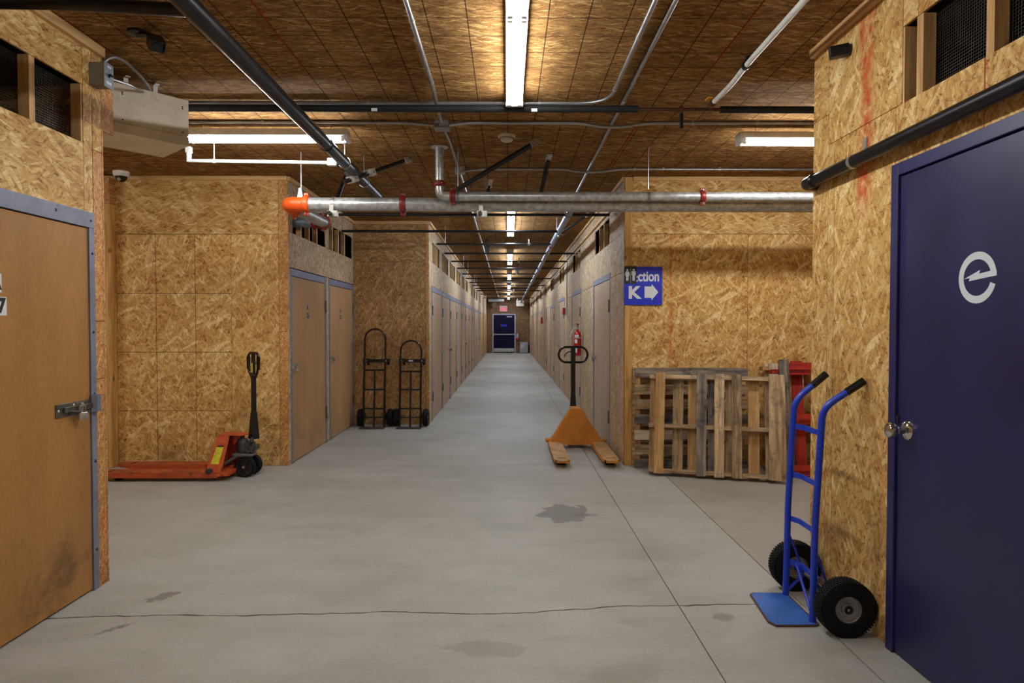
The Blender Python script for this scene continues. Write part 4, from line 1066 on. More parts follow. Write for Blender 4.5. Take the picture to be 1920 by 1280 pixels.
MB().lathe([(0.05, 0), (0.05, -0.012), (0.03, -0.02), (0.0001, -0.02)], 20).build('base', M['black_gloss'], t, True)
MB().tube(fillet([(-0.0, 0.0, -0.015), (0.08, 0, -0.03), (0.12, 0, -0.055)], 0.03), 0.017, 12).build('arm', M['black_gloss'], t, True)
cmx = align((0.135, 0.0, -0.085), (0.55, -0.25, -0.45))
MB().box(-0.034, 0.034, -0.03, 0.03, -0.045, 0.055, cmx).build('camera_body', M['black_gloss'], t, bevel=0.006)
MB().box(-0.037, 0.037, 0.026, 0.031, -0.05, 0.072, cmx).box(0.031, 0.036, -0.02, 0.031, 0.03, 0.072, cmx).build('sun_hood', M['black_metal'], t)
MB().lathe([(0.022, 0.055), (0.022, 0.06), (0.015, 0.062), (0.0001, 0.058)], 16, cmx).build('lens', M['dome'], t, True)
t = thing('wall_camera', 'stubby black camera mounted high on the right wall beside red paint', 'camera', (1.726, 3.26, 2.845), (0, 0, 0))
MB().tube([(0, 0, 0), (-0.03, 0.01, 0.0)], 0.028, 16).build('base', M['black_metal'], t, True)
MB().box(-0.028, 0.028, -0.028, 0.028, -0.02, 0.075, align((-0.02, 0.01, 0), (-0.75, 0.35, -0.05))).build('camera_body', M['black_metal'], t, bevel=0.008)

# switch box and flexible conduits
t = thing('heater_switch_box', 'grey switch box with black knob on the end of the near left wall', 'electrical box', (-2.275, 3.555, 2.825))
t.scale = (0.8, 0.76, 0.8)
MB().box(0.001, 0.10, -0.02, 0.075, -0.075, 0.075).build('box_body', M['darkzinc'], t, bevel=0.003)
MB().box(0.0, 0.10, -0.024, -0.02, -0.075, 0.075).build('side_cover', M['greybox'], t)
MB().box(0.10, 0.108, -0.028, 0.083, -0.085, 0.085).build('front_cover', M['greybox'], t, bevel=0.003)
MB().lathe([(0.014, 0), (0.014, 0.008), (0.008, 0.010)], 14, align((0.108, 0.03, 0.0), (1, 0, 0))).box(0.116, 0.13, 0.015, 0.045, -0.006, 0.008).build('rotary_knob', M['black_metal'], t)
MB().box(0.108, 0.1092, -0.005, 0.055, -0.062, -0.042).build('sticker', M['white_vinyl'], t)
MB().box(0.108, 0.1092, 0.01, 0.05, 0.052, 0.066).build('sticker', M['white_vinyl'], t)
def flexpipe(label, pts, r=0.009):
    o = Vector(pts[0]); q = fillet([Vector(p) - o for p in pts], 0.12, 10)
    # resample for the ribs
    L = [0]
    for a, b in zip(q[:-1], q[1:]): L.append(L[-1] + (b - a).length)
    n = int(L[-1] / 0.006); P = []; R = []
    j = 0
    for k in range(n + 1):
        s = L[-1] * k / n
        while j < len(L) - 2 and L[j + 1] < s: j += 1
        f = (s - L[j]) / max(1e-9, L[j + 1] - L[j]); P.append(q[j].lerp(q[j + 1], f)); R.append(r * (1.0 if k % 2 else 0.84))
    t = thing('flexible_conduit', label, 'conduit', tuple(o))
    MB().tube(P, r, 8, rs=R).build('hose', M['flex'], t, True)
    MB().tube([P[0] - (P[1] - P[0]) * 1.0, P[0] + (P[4] - P[0]).normalized() * 0.03], r * 1.35, 10).build('connector', M['zinc'], t, True)
flexpipe('ribbed metal hose arching from the switch box top to the heater', [(-2.235, 3.57, 2.88), (-2.20, 3.62, 2.955), (-2.19, 3.72, 2.97), (-2.19, 3.92, 2.94), (-2.235, 4.10, 2.90), (-2.27, 4.06, 2.925)])
flexpipe('ribbed metal hose running low from the switch box side to the heater', [(-2.22, 3.62, 2.83), (-2.21, 3.78, 2.86), (-2.235, 3.95, 2.885), (-2.26, 4.08, 2.90), (-2.27, 4.06, 2.925)], 0.0075)
# heater
t = thing('unit_heater', 'beige box-shaped unit heater hung from the ceiling past the near left wall', 'heater', (-2.47, 3.756, 2.613), (0, 0, math.radians(47.8)))
Lh = 0.6; Dh = 0.41; Hh = 0.291
MB().box(0, Lh, 0, Dh, 0, Hh).build('casing', M['beige'], t, bevel=0.006)
MB().box(0.0, Lh + 0.003, -0.006, 0.0, 0.0, 0.062).build('lower_lip', M['beige'], t, bevel=0.004)
MB().box(0.0, Lh + 0.003, -0.004, 0.0, 0.066, Hh + 0.002).build('front_panel', M['beige'], t, bevel=0.002)
MB().box(0.0, Lh + 0.003, -0.004, 0.03, Hh + 0.002, Hh + 0.004).build('top_flange', M['beige'], t)
for sx, sz in ((0.22, 0.082), (0.565, 0.082), (0.22, 0.235), (0.565, 0.235), (0.22, 0.246), (0.565, 0.246)):
    MB().lathe([(0.005, 0), (0.005, 0.002), (0.0001, 0.0025)], 8, align((sx, -0.004, sz), (0, -1, 0))).build('screw', M['screw'], t)
for sx in (0.27, 0.44):
    MB().box(sx, sx + 0.026, 0.13, 0.136, Hh, 0.387 - 0.003).box(sx, sx + 0.026, 0.09, 0.136, 0.381, 0.386).build('hanging_bracket', M['white_paint'], t)

# K sign
t = thing('direction_sign', 'square blue sign reading ction K with a white right arrow', 'sign', (1.405, 6.675, 1.872))
s = 0.199
c = 0.018
out = []
for (qx, qz, a0) in ((s - c, -s + c, -90), (s - c, s - c, 0), (-s + c, s - c, 90), (-s + c, -s + c, 180)):
    for k in range(6):
        a = math.radians(a0 + 90 * k / 5); out.append((qx + c * math.cos(a), qz + c * math.sin(a)))
MB().prism(out, -0.0035, 0.0025, 'y').build('sign_plate', M['sign_blue'], t)
fit_text('ction', 0.218, 0.104, 0.0055, M['white_vinyl'], t, 0.056, -0.004, 0.097)
fit_text('K', 0.137, 0.132, 0.009, M['white_vinyl'], t, -0.081, -0.004, -0.068)
MB().prism([(0.015, -0.125), (0.088, -0.125), (0.088, -0.15), (0.158, -0.065), (0.088, 0.02), (0.088, -0.006), (0.015, -0.006)], -0.0048, -0.0034, 'y').build('arrow', M['white_vinyl'], t)
linked('lettering', text_mesh(':', 0.12, 0.002, 0.8, 0.0005, M['white_vinyl']), t, (-0.0625, -0.004, 0.082))
t = thing('restroom_sign', 'small black restroom sign with two white figures stuck on the blue sign corner', 'sign', (1.273, 6.6708, 1.983))
t.scale = (1.16, 1, 1.16)
MB().box(-0.055, 0.055, -0.003, 0.0, -0.075, 0.08).build('sign_plate', M['sign_black'], t)
MB().box(-0.001, 0.001, -0.0038, -0.003, -0.073, 0.065).build('divider', M['white_vinyl'], t)
for cx, skirt in ((-0.029, True), (0.028, False)):
    mb = MB()
    mb.prism([(cx + 0.009 * math.cos(2 * PI * k / 12), 0.046 + 0.009 * math.sin(2 * PI * k / 12)) for k in range(12)], -0.0042, -0.003, 'y')
    if skirt:
        mb.prism([(cx - 0.016, -0.012), (cx + 0.016, -0.012), (cx + 0.009, 0.034), (cx - 0.009, 0.034)], -0.0042, -0.003, 'y')
        mb.prism([(cx - 0.024, 0.002), (cx - 0.018, 0.0), (cx - 0.007, 0.033), (cx - 0.012, 0.034)], -0.0042, -0.003, 'y')
        mb.prism([(cx + 0.018, 0.0), (cx + 0.024, 0.002), (cx + 0.012, 0.034), (cx + 0.007, 0.033)], -0.0042, -0.003, 'y')
    else:
        mb.prism([(cx - 0.011, -0.01), (cx + 0.011, -0.01), (cx + 0.012, 0.035), (cx - 0.012, 0.035)], -0.0042, -0.003, 'y')
        mb.prism([(cx - 0.020, 0.0), (cx - 0.014, 0.0), (cx - 0.012, 0.034), (cx - 0.018, 0.034)], -0.0042, -0.003, 'y')
        mb.prism([(cx + 0.014, 0.0), (cx + 0.020, 0.0), (cx + 0.018, 0.034), (cx + 0.012, 0.034)], -0.0042, -0.003, 'y')
    for s in (-1, 1):
        mb.prism([(cx + s * 0.0055 - 0.0042, -0.05), (cx + s * 0.0055 + 0.0042, -0.05), (cx + s * 0.0055 + 0.0045, -0.009), (cx + s * 0.0055 - 0.0045, -0.009)], -0.0042, -0.003, 'y')
    mb.build('figure', M['white_vinyl'], t)

# fire extinguishers
def extinguisher(loc, rz, label, s=1.0):
    t = thing('fire_extinguisher', label, 'fire extinguisher', loc, (0, 0, rz))
    r = 0.062 * s
    MB().lathe([(r * 0.9, 0), (r, 0.012), (r, 0.33 * s), (r * 0.85, 0.37 * s), (r * 0.45, 0.395 * s), (r * 0.32, 0.40 * s), (r * 0.32, 0.415 * s)], 24).build('cylinder', M['ext_red'], t, True)
    MB().lathe([(0.018, 0.41 * s), (0.02, 0.44 * s), (0.014, 0.46 * s)], 14).build('valve', M['zinc'], t, True)
    MB().box(-0.012, 0.012, -0.075, 0.03, 0.452 * s, 0.466 * s).box(-0.012, 0.012, -0.09, 0.025, 0.478 * s, 0.490 * s).build('handle', M['black_metal'], t, bevel=0.003)
    MB().lathe([(0.022, 0.492 * s), (0.024, 0.50 * s), (0.02, 0.512 * s), (0.0001, 0.515 * s)], 14).build('cap', M['ext_red'], t, True)
    MB().tube(fillet([(0.0, -0.012, 0.43 * s), (-0.06, -0.05, 0.45 * s), (-0.11, -0.04, 0.33 * s), (-0.115, -0.03, 0.29 * s)], 0.04), 0.009, 10).build('hose', M['white_pvc'], t, True)
    for z0, z1, ws in ((0.05, 0.12, 0.6), (0.20, 0.26, 0.6), (0.29, 0.335, 0.9)):
        mb = MB()
        for k in range(5):
            a = -PI / 2 - 0.9 + ws * k / 4; b = -PI / 2 - 0.9 + ws * (k + 1) / 4
            rr = r + 0.0012
            mb.add([(rr * math.cos(a), rr * math.sin(a), z0 * s), (rr * math.cos(b), rr * math.sin(b), z0 * s), (rr * math.cos(b), rr * math.sin(b), z1 * s), (rr * math.cos(a), rr * math.sin(a), z1 * s)], [(0, 1, 2, 3)])
        mb.build('label_sticker', M['white_vinyl'], t)
    MB().lathe([(r + 0.0008, 0.275 * s), (r + 0.003, 0.275 * s), (r + 0.003, 0.295 * s), (r + 0.0008, 0.295 * s)], 20).box(-0.02, 0.02, r, r + 0.026, 0.1, 0.36).build('wall_bracket', M['zinc'], t)
    return t
extinguisher((1.118, 10.30, 0.985), 0.0, 'red fire extinguisher on the right corridor wall behind the jack handle')
t = thing('fire_extinguisher', 'small extinguisher beside the exit door at the corridor end', 'fire extinguisher', (0.53, 35.2, 0.72))
MB().lathe([(0.07, 0), (0.075, 0.02), (0.075, 0.3), (0.03, 0.37), (0.03, 0.42)], 14).build('cylinder', M['ac_grey'], t, True)
MB().lathe([(0.077, 0.0), (0.077, 0.1)], 14).build('label_band', M['alarm_red'], t, True)
MB().box(-0.03, 0.03, -0.08, 0.03, 0.40, 0.44).build('handle', M['black_metal'], t)
# alarm strobe + its stains
t = thing('fire_alarm', 'red fire alarm on a white back box at the foot of the upright conduit', 'fire alarm', (1.21, 13.0, 1.70))
MB().box(-0.05, 0.0, -0.06, 0.06, -0.02, 0.16).build('back_box', M['white_paint'], t, bevel=0.006)
MB().box(-0.10, -0.05, -0.055, 0.055, -0.01, 0.13).build('alarm_body', M['alarm_red'], t, bevel=0.01)
t = thing('pull_station', 'small red pull station far down the right corridor wall', 'fire alarm', (1.21, 22.3, 1.55))
MB().box(-0.06, 0.0, -0.06, 0.06, 0, 0.22).build('body', M['alarm_red'], t, bevel=0.006)
MB().box(-0.075, -0.06, -0.03, 0.03, 0.08, 0.12).build('pull_handle', M['white_paint'], t)
t = thing('exit_sign', 'lit red EXIT sign above the navy door at the corridor end', 'sign', (-0.235, 35.25, 2.27))
MB().box(-0.205, 0.205, -0.03, 0.0, 0, 0.32).build('sign_box', M['exit_white'], t, bevel=0.006)
linked('lettering', text_mesh('EXIT', 0.19, 0.006, 1.0, 0.003, M['exit_glow']), t, (0, -0.032, 0.12))
t = thing('flood_light', 'round silver flood lamp high on the left of the end wall', 'light', (-0.80, 35.1, 2.70))
MB().lathe([(0.04, 0), (0.12, 0.10), (0.14, 0.16), (0.12, 0.165), (0.0001, 0.12)], 20, align((0, 0, 0), (0.5, -1, -0.5))).build('reflector', M['chrome'], t, True)
MB().tube([(0, 0, 0), (0, 0, 0.30)], 0.02, 8).build('arm', M['black_metal'], t)
t = thing('duct_elbow', 'silver duct piece under the ceiling beside the flood lamp at the corridor end', 'duct', (-0.55, 34.6, 2.86))
MB().tube([(-0.5, 0, 0.0), (0.35, 0, 0)], 0.09, 14).build('duct', M['galv'], t, True)
t = thing('ceiling_heater', 'beige box heater under the ceiling at the right of the corridor end', 'heater', (0.67, 34.6, 2.55))
MB().box(-0.20, 0.20, -0.15, 0.15, 0, 0.30).build('casing', M['beige'], t, bevel=0.01)
for k in range(5):
    MB().box(-0.17, 0.17, -0.158, -0.15, 0.04 + k * 0.05, 0.055 + k * 0.05).build('louver', M['ac_grey'], t)
for s in (-1, 1): MB().tube([(s * 0.15, 0, 0.30), (s * 0.15, 0, 0.45)], 0.01, 6).build('hanging_rod', M['conduit'], t)
t = thing('air_conditioner', 'grey portable air conditioner on the floor right of the exit door', 'appliance', (0.88, 35.05, 0))
MB().box(-0.22, 0.22, -0.17, 0.17, 0.02, 0.60).build('casing', M['ac_grey'], t, bevel=0.02)
for k in range(6): MB().box(-0.17, 0.0, -0.176, -0.17, 0.28 + k * 0.04, 0.30 + k * 0.04).build('louver', M['white_paint'], t)
for sx in (-0.17, 0.17): MB().box(sx - 0.02, sx + 0.02, -0.15, 0.15, 0, 0.02).build('foot', M['black_metal'], t)

# ------------------------------------------------------------------ pallets
def pallet(name, label, loc, rot, L, H, deck, back, stringers, sm, vertical=True):
    """front face at local y=0, thickness going +y. vertical: deck boards upright, stringers level"""
    t = thing(name, label, 'pallet', loc, rot, group=None)
    a, b, c = 0.018, 0.108, 0.126
    rd = random.Random(len(label))
    for (u0, u1, m) in deck:
        j = [rd.uniform(-0.004, 0.004) for _ in range(4)]
        if vertical:
            MB().hull8([(u0 + j[0], 0, j[1]), (u1 + j[2], 0, j[3]), (u1 + j[2], a, j[3]), (u0 + j[0], a, j[1])], [(u0 + j[1], 0, H + j[0]), (u1 + j[3], 0, H + j[2]), (u1 + j[3], a, H + j[2]), (u0 + j[1], a, H + j[0])]).build('deck_board', M[m + '_z'], t, bevel=0.002)
            for sz in stringers:
                for f in (0.3, 0.7):
                    if rd.random() < .8:
                        MB().lathe([(0.004, 0), (0.004, 0.0015), (0.0001, 0.002)], 6, align((u0 + (u1 - u0) * f, 0, sz + .02), (0, -1, 0))).build('nail', M['screw'], t)
        else:
            MB().box(0, L, 0, a, u0, u1).build('deck_board', M[m + '_x'], t, bevel=0.002)
    for (u0, u1, m) in back:
        if vertical: MB().box(u0, u1, b, c, 0.004, H - 0.004).build('deck_board', M[m + '_z'], t, bevel=0.002)
        else: MB().box(0, L, b, c, u0, u1).build('deck_board', M[m + '_x'], t, bevel=0.002)
    for s in stringers:
        if vertical: MB().box(-0.06, L - 0.05, a + 0.0005, b - 0.0005, s, s + 0.04).build('stringer', M[sm + '_x'], t, bevel=0.002)
        else: MB().box(s, s + 0.04, a + 0.0005, b - 0.0005, 0, H).build('stringer', M[sm + '_z'], t, bevel=0.002)
    return t
W_ = 1.19
fr = [(0.0, 0.088, 'palo'), (0.395, 0.485, 'palg'), (0.56, 0.65, 'pal'), (0.715, 0.81, 'pal'), (1.045, 1.19, 'pal')]
bk = [(-0.06, 0.04, 'palo'), (0.165, 0.265, 'pal'), (0.31, 0.41, 'palo'), (0.50, 0.59, 'palg'), (0.66, 0.74, 'pal'), (0.87, 0.97, 'palo'), (1.02, 1.10, 'pal')]
lean = math.radians(12.5)
pallet('pallet', 'weathered wooden pallet leaning in front with upright slats and a wide right board', (1.415, 6.185, 0.126 * math.sin(lean) + 0.003), (-lean, 0, math.radians(-17)), W_, 0.985, fr, bk, (0.012, 0.445, 0.93), 'pal')
hb = [(0.0, 0.09, 'palg'), (0.135, 0.235, 'pal'), (0.285, 0.385, 'palw'), (0.455, 0.545, 'palg'), (0.60, 0.70, 'pal'), (0.75, 0.85, 'pal'), (0.93, 1.02, 'palg')]
pallet('pallet', 'wooden pallet standing against the wall behind the leaning one, grey stained top board', (1.30, 6.545, 0.005), (math.radians(-0.5), 0, 0), 1.16, 1.02,
       hb, [(0.06, 0.19, 'pal'), (0.23, 0.34, 'pal'), (0.39, 0.50, 'pal'), (0.54, 0.66, 'pal'), (0.70, 0.82, 'pal'), (0.86, 1.02, 'pal')], (0.02, 0.56, 1.10), 'palo', vertical=False)
rdk = [(0.17, 0.275, 'palr'), (0.40, 0.50, 'palr'), (0.62, 0.72, 'palr'), (0.84, 0.94, 'palr'), (1.05, 1.15, 'palr')]
lr = math.radians(8)
tp = pallet('pallet', 'red painted pallet leaning at the right with a bare grey left board', (2.645, 6.10, 0.126 * math.sin(lr) + .003), (-lr, 0, 0), 1.15, 1.12, [(0.0, 0.10, 'palg'), (0.55, 0.65, 'palr'), (1.05, 1.15, 'palr')], rdk, (0.01, 0.50, 0.985), 'palr')
# extra height of red stringers: flat boards on the face
for z0, z1 in ((0.0, 0.10), (0.49, 0.59), (0.97, 1.09)):
    MB().box(0.10, 1.15, 0.0185, 0.03, z0, z1).build('cross_board', M['palr_x'], tp, bevel=0.002)
pallet('pallet', 'pale new pallet mostly hidden, its white edge showing left of the red one', (2.66, 6.43, 0.02), (math.radians(-5), 0, 0), 1.1, 1.06, [(0.0, 0.09, 'palw'), (0.5, 0.6, 'palw'), (1.0, 1.1, 'palw')], [(0.0, 0.09, 'palw'), (0.3, 0.4, 'palw'), (0.7, 0.8, 'palw')], (0.01, 0.5, 0.99), 'palo')

# ------------------------------------------------------------------ wheels
def wheel(parent, c, axis, r, w, rim_r, rim_m='rim', name='wheel', knobbly=False, tyre_m='rubber'):
    mt = align(c, axis)
    t = MB().lathe([(rim_r, -w * 0.36), (rim_r * 1.12, -w * 0.47), (r * 0.80, -w * 0.5), (r * 0.94, -w * 0.42), (r, -w * 0.22), (r, w * 0.22), (r * 0.94, w * 0.42), (r * 0.80, w * 0.5), (rim_r * 1.12, w * 0.47), (rim_r, w * 0.36)], 40, mt, False)
    wh = t.build(name, M[tyre_m], parent, True)
    if knobbly:
        mb = MB(); n = 56
        for row in range(5):
            zz = (-0.36 + 0.18 * row) * w
            rr = r * (0.985 if row in (0, 4) else 1.0)
            for k in range(n):
                a = 2 * PI * (k + 0.5 * (row % 2)) / n
                mb.box(rr - 0.004, rr + 0.0028, -PI * r / n * 0.62, PI * r / n * 0.62, zz - w * 0.075, zz + w * 0.075, mt @ Matrix.Rotation(a, 4, 'Z'))
        tr = mb.build('tread', M['rubber'], wh); tr['kind'] = 'stuff'
    MB().lathe([(rim_r, -w * 0.36), (rim_r * 0.96, -w * 0.30), (rim_r * 0.9, -w * 0.16), (rim_r * 0.45, -w * 0.10), (rim_r * 0.42, -w * 0.34), (rim_r * 0.22, -w * 0.36), (0.0001, -w * 0.36)], 28, mt, False).build('rim', M[rim_m], wh, True)
    MB().lathe([(0.0001, w * 0.36), (rim_r * 0.22, w * 0.36), (rim_r * 0.42, w * 0.34), (rim_r * 0.45, w * 0.10), (rim_r * 0.9, w * 0.16), (rim_r * 0.96, w * 0.30), (rim_r, w * 0.36)], 28, mt, False).build('rim', M[rim_m], wh, True)
    MB().lathe([(rim_r * 0.34, w * 0.345), (rim_r * 0.34, w * 0.37), (rim_r * 0.25, w * 0.375), (rim_r * 0.22, w * 0.36)], 20, mt).build('bearing', M['screw'], wh, True)
    MB().lathe([(0.0001, w * 0.385), (rim_r * 0.12, w * 0.38), (rim_r * 0.13, w * 0.33)], 12, mt).build('axle_end', M['zinc'], wh, True)
    return wh

# ------------------------------------------------------------------ blue hand truck
t = thing('hand_truck', 'blue two-wheeled hand truck with black grips and big rubber tyres by the right wall', 'hand truck', (1.50, 3.25, 0))
ox, oy = 1.50, 3.25
for yy, lab in ((3.10, 0), (3.415, 1)):
    dyy = yy - oy
    xb = (1.490, 1.495)[lab]
    tip = (1.704, 1.690)[lab]
    pts = [(xb - ox, dyy, 0.008), (xb - ox + 0.008, dyy, 0.5), (xb - ox + 0.038, dyy, 1.055), (tip - ox - 0.003, dyy - (0.03, 0.01)[lab], 1.183 + 0.008 * lab)]
    q = fillet(pts, 0.06, 8)
    MB().tube(q, 0.0165, 16).build('side_rail', M['blue_paint'], t, True)
    e = Vector(pts[-1]); d = (Vector(pts[-1]) - Vector(pts[-2])).normalized()
    MB().tube([e - d * 0.085, e + d * 0.012], 0.0190, 16).build('grip', M['black_gloss'], t, True)
def cross_bar(z, bow, w=0.028, x0=0.0):
    mb = MB(); y0, y1 = 3.10 - oy, 3.415 - oy
    xs = [(y0, 0.0), (y0 + 0.06, bow), (y1 - 0.06, bow), (y1, 0.0)]
    zz = z
    base = (0.49 - 0.5) + (z / 1.05) * 0.035
    for (ya, xa), (yb, xb2) in zip(xs[:-1], xs[1:]):
        mb.hull8([(base + xa, ya, zz - w / 2), (base + xb2, yb, zz - w / 2), (base + xb2 + 0.005, yb, zz - w / 2), (base + xa + 0.005, ya, zz - w / 2)],
                 [(base + xa, ya, zz + w / 2), (base + xb2, yb, zz + w / 2), (base + xb2 + 0.005, yb, zz + w / 2), (base + xa + 0.005, ya, zz + w / 2)])
    mb.build('cross_bar', M['blue_paint'], t)
for z in (0.92, 0.662, 0.425): cross_bar(z, 0.030)
cross_bar(0.19, 0.05, 0.03)
# braces to the axle
axx = 1.588 - ox; axz = 0.130
for yy in (3.10, 3.415):
    dyy = yy - oy
    MB().tube([(-0.01, dyy, 0.385), (axx, dyy * 0.9, axz)], 0.0065, 8).build('brace', M['blue_paint'], t, True)
    MB().tube([(-0.005, dyy, 0.20), (axx, dyy * 0.9, axz)], 0.009, 8).build('brace', M['blue_paint'], t, True)
    MB().tube([(-0.01, dyy, 0.02), (axx, dyy * 0.9, axz)], 0.009, 8).build('brace', M['blue_paint'], t, True)
MB().tube([(-0.01, -0.15, 0.03), (0.04, 0.155, 0.2)], 0.008, 8).build('brace', M['blue_paint'], t, True)
MB().tube([(axx, -0.27, axz), (axx, 0.27, axz)], 0.009, 12).build('axle', M['zinc'], t, True)
MB().prism([(1.272 - ox, 3.105 - oy), (1.295 - ox, 3.06 - oy), (1.485 - ox, 3.06 - oy), (1.51 - ox, 3.075 - oy), (1.51 - ox, 3.44 - oy), (1.33 - ox, 3.445 - oy), (1.305 - ox, 3.425 - oy)], 0.001, 0.009, 'z').build('toe_plate', M['rust'], t)
MB().prism([(1.278 - ox, 3.107 - oy), (1.299 - ox, 3.066 - oy), (1.484 - ox, 3.066 - oy), (1.50 - ox, 3.085 - oy), (1.50 - ox, 3.434 - oy), (1.333 - ox, 3.439 - oy), (1.311 - ox, 3.421 - oy)], 0.009, 0.0105, 'z').build('plate_paint', M['blue_plate'], t)
wheel(t, (axx, 2.985 - oy, axz), (0, -1, 0), 0.132, 0.088, 0.062, knobbly=True)
wheel(t, (axx + 0.0, 3.515 - oy, axz), (0, -1, 0), 0.132, 0.088, 0.062, knobbly=True)

# ------------------------------------------------------------------ black hand trucks
def black_truck(x, y, arch_top, label, bar_z, rungs, tag_on=False):
    t = thing('hand_truck', label, 'hand truck', (x, y, 0), (0, 0, 0), group=None)
    hw = 0.15
    pts = [(-hw, 0.0, 0.01), (-hw, 0.09, bar_z - 0.03)]
    MB().tube([(-hw, 0, 0.01), (-hw, 0.10, bar_z + 0.03)], 0.0145, 14).build('side_rail', M['black_gloss'], t, True)
    MB().tube([(hw, 0, 0.01), (hw, 0.10, bar_z + 0.03)], 0.0145, 14).build('side_rail', M['black_gloss'], t, True)
    a = []; n = 16; zc_ = arch_top - hw
    a.append((-hw, 0.10, bar_z))
    for k in range(n + 1):
        th = PI - PI * k / n; a.append((hw * math.cos(th), 0.13, zc_ + hw * math.sin(th)))
    a.append((hw, 0.10, bar_z))
    MB().tube(a, 0.0125, 14).build('arch_handle', M['black_gloss'], t, True)
    for z in rungs:
        MB().box(-hw, hw, 0.10 * z / bar_z - 0.004, 0.10 * z / bar_z + 0.004, z - 0.012, z + 0.012).build('cross_bar', M['black_metal'], t)
    MB().hull8([(-0.014, 0.0, 0.01), (0.014, 0.0, 0.01), (0.014, 0.006, 0.01), (-0.014, 0.006, 0.01)], [(-0.012, 0.085, rungs[0]), (0.012, 0.085, rungs[0]), (0.012, 0.091, rungs[0]), (-0.012, 0.091, rungs[0])]).build('center_bar', M['black_metal'], t)
    MB().box(-hw - 0.02, hw + 0.055, 0.07, 0.10, bar_z - 0.025, bar_z + 0.025).build('top_bar', M['black_metal'], t, bevel=0.003)
    for sx in (-hw + 0.045, hw + 0.035):
        MB().box(sx - 0.025, sx + 0.025, 0.10, 0.15, bar_z - 0.03, bar_z + 0.03).build('caster_fork', M['black_metal'], t)
        MB().lathe([(0.0001, -0.012), (0.035, -0.012), (0.035, 0.012), (0.0001, 0.012)], 18, align((sx, 0.145, bar_z - 0.03), (1, 0, 0))).build('caster', M['rubber'], t, True)
        MB().lathe([(0.01, 0), (0.01, 0.004), (0.0001, 0.005)], 8, align((sx - 0.02, 0.07, bar_z), (0, -1, 0))).build('bolt', M['zinc'], t)
    if tag_on: MB().box(-0.03, 0.035, 0.068, 0.0695, bar_z - 0.012, bar_z + 0.012, Matrix.Rotation(0, 4, 'Z')).build('paper_tag', M['white_vinyl'], t)
    MB().box(-hw - 0.03, hw + 0.02, -0.16, 0.01, 0.002, 0.010).build('toe_plate', M['pump_grey'], t, bevel=0.002)
    MB().tube([(-hw - 0.07, 0.13, 0.125), (hw + 0.07, 0.13, 0.125)], 0.009, 10).build('axle', M['black_metal'], t, True)
    for s in (-1, 1):
        MB().tube([(s * hw, 0.03, 0.30), (s * (hw + 0.005), 0.13, 0.125)], 0.008, 8).build('brace', M['black_metal'], t, True)
        MB().box(s * hw - 0.004, s * hw + 0.004, 0.0, 0.15, 0.10, 0.15).build('axle_bracket', M['black_metal'], t)
        wheel(t, (s * (hw + 0.064), 0.13, 0.126), (s, 0, 0), 0.126, 0.08, 0.05)
    return t
black_truck(-1.925, 9.22, 1.415, 'taller black hand truck with arched handle, next to the door marked A 25', 0.955, (0.82, 0.54, 0.27))
black_truck(-1.405, 9.22, 1.245, 'shorter black hand truck with a paper tag on its bar, at the corridor corner', 0.955, (0.80, 0.54, 0.27), True)

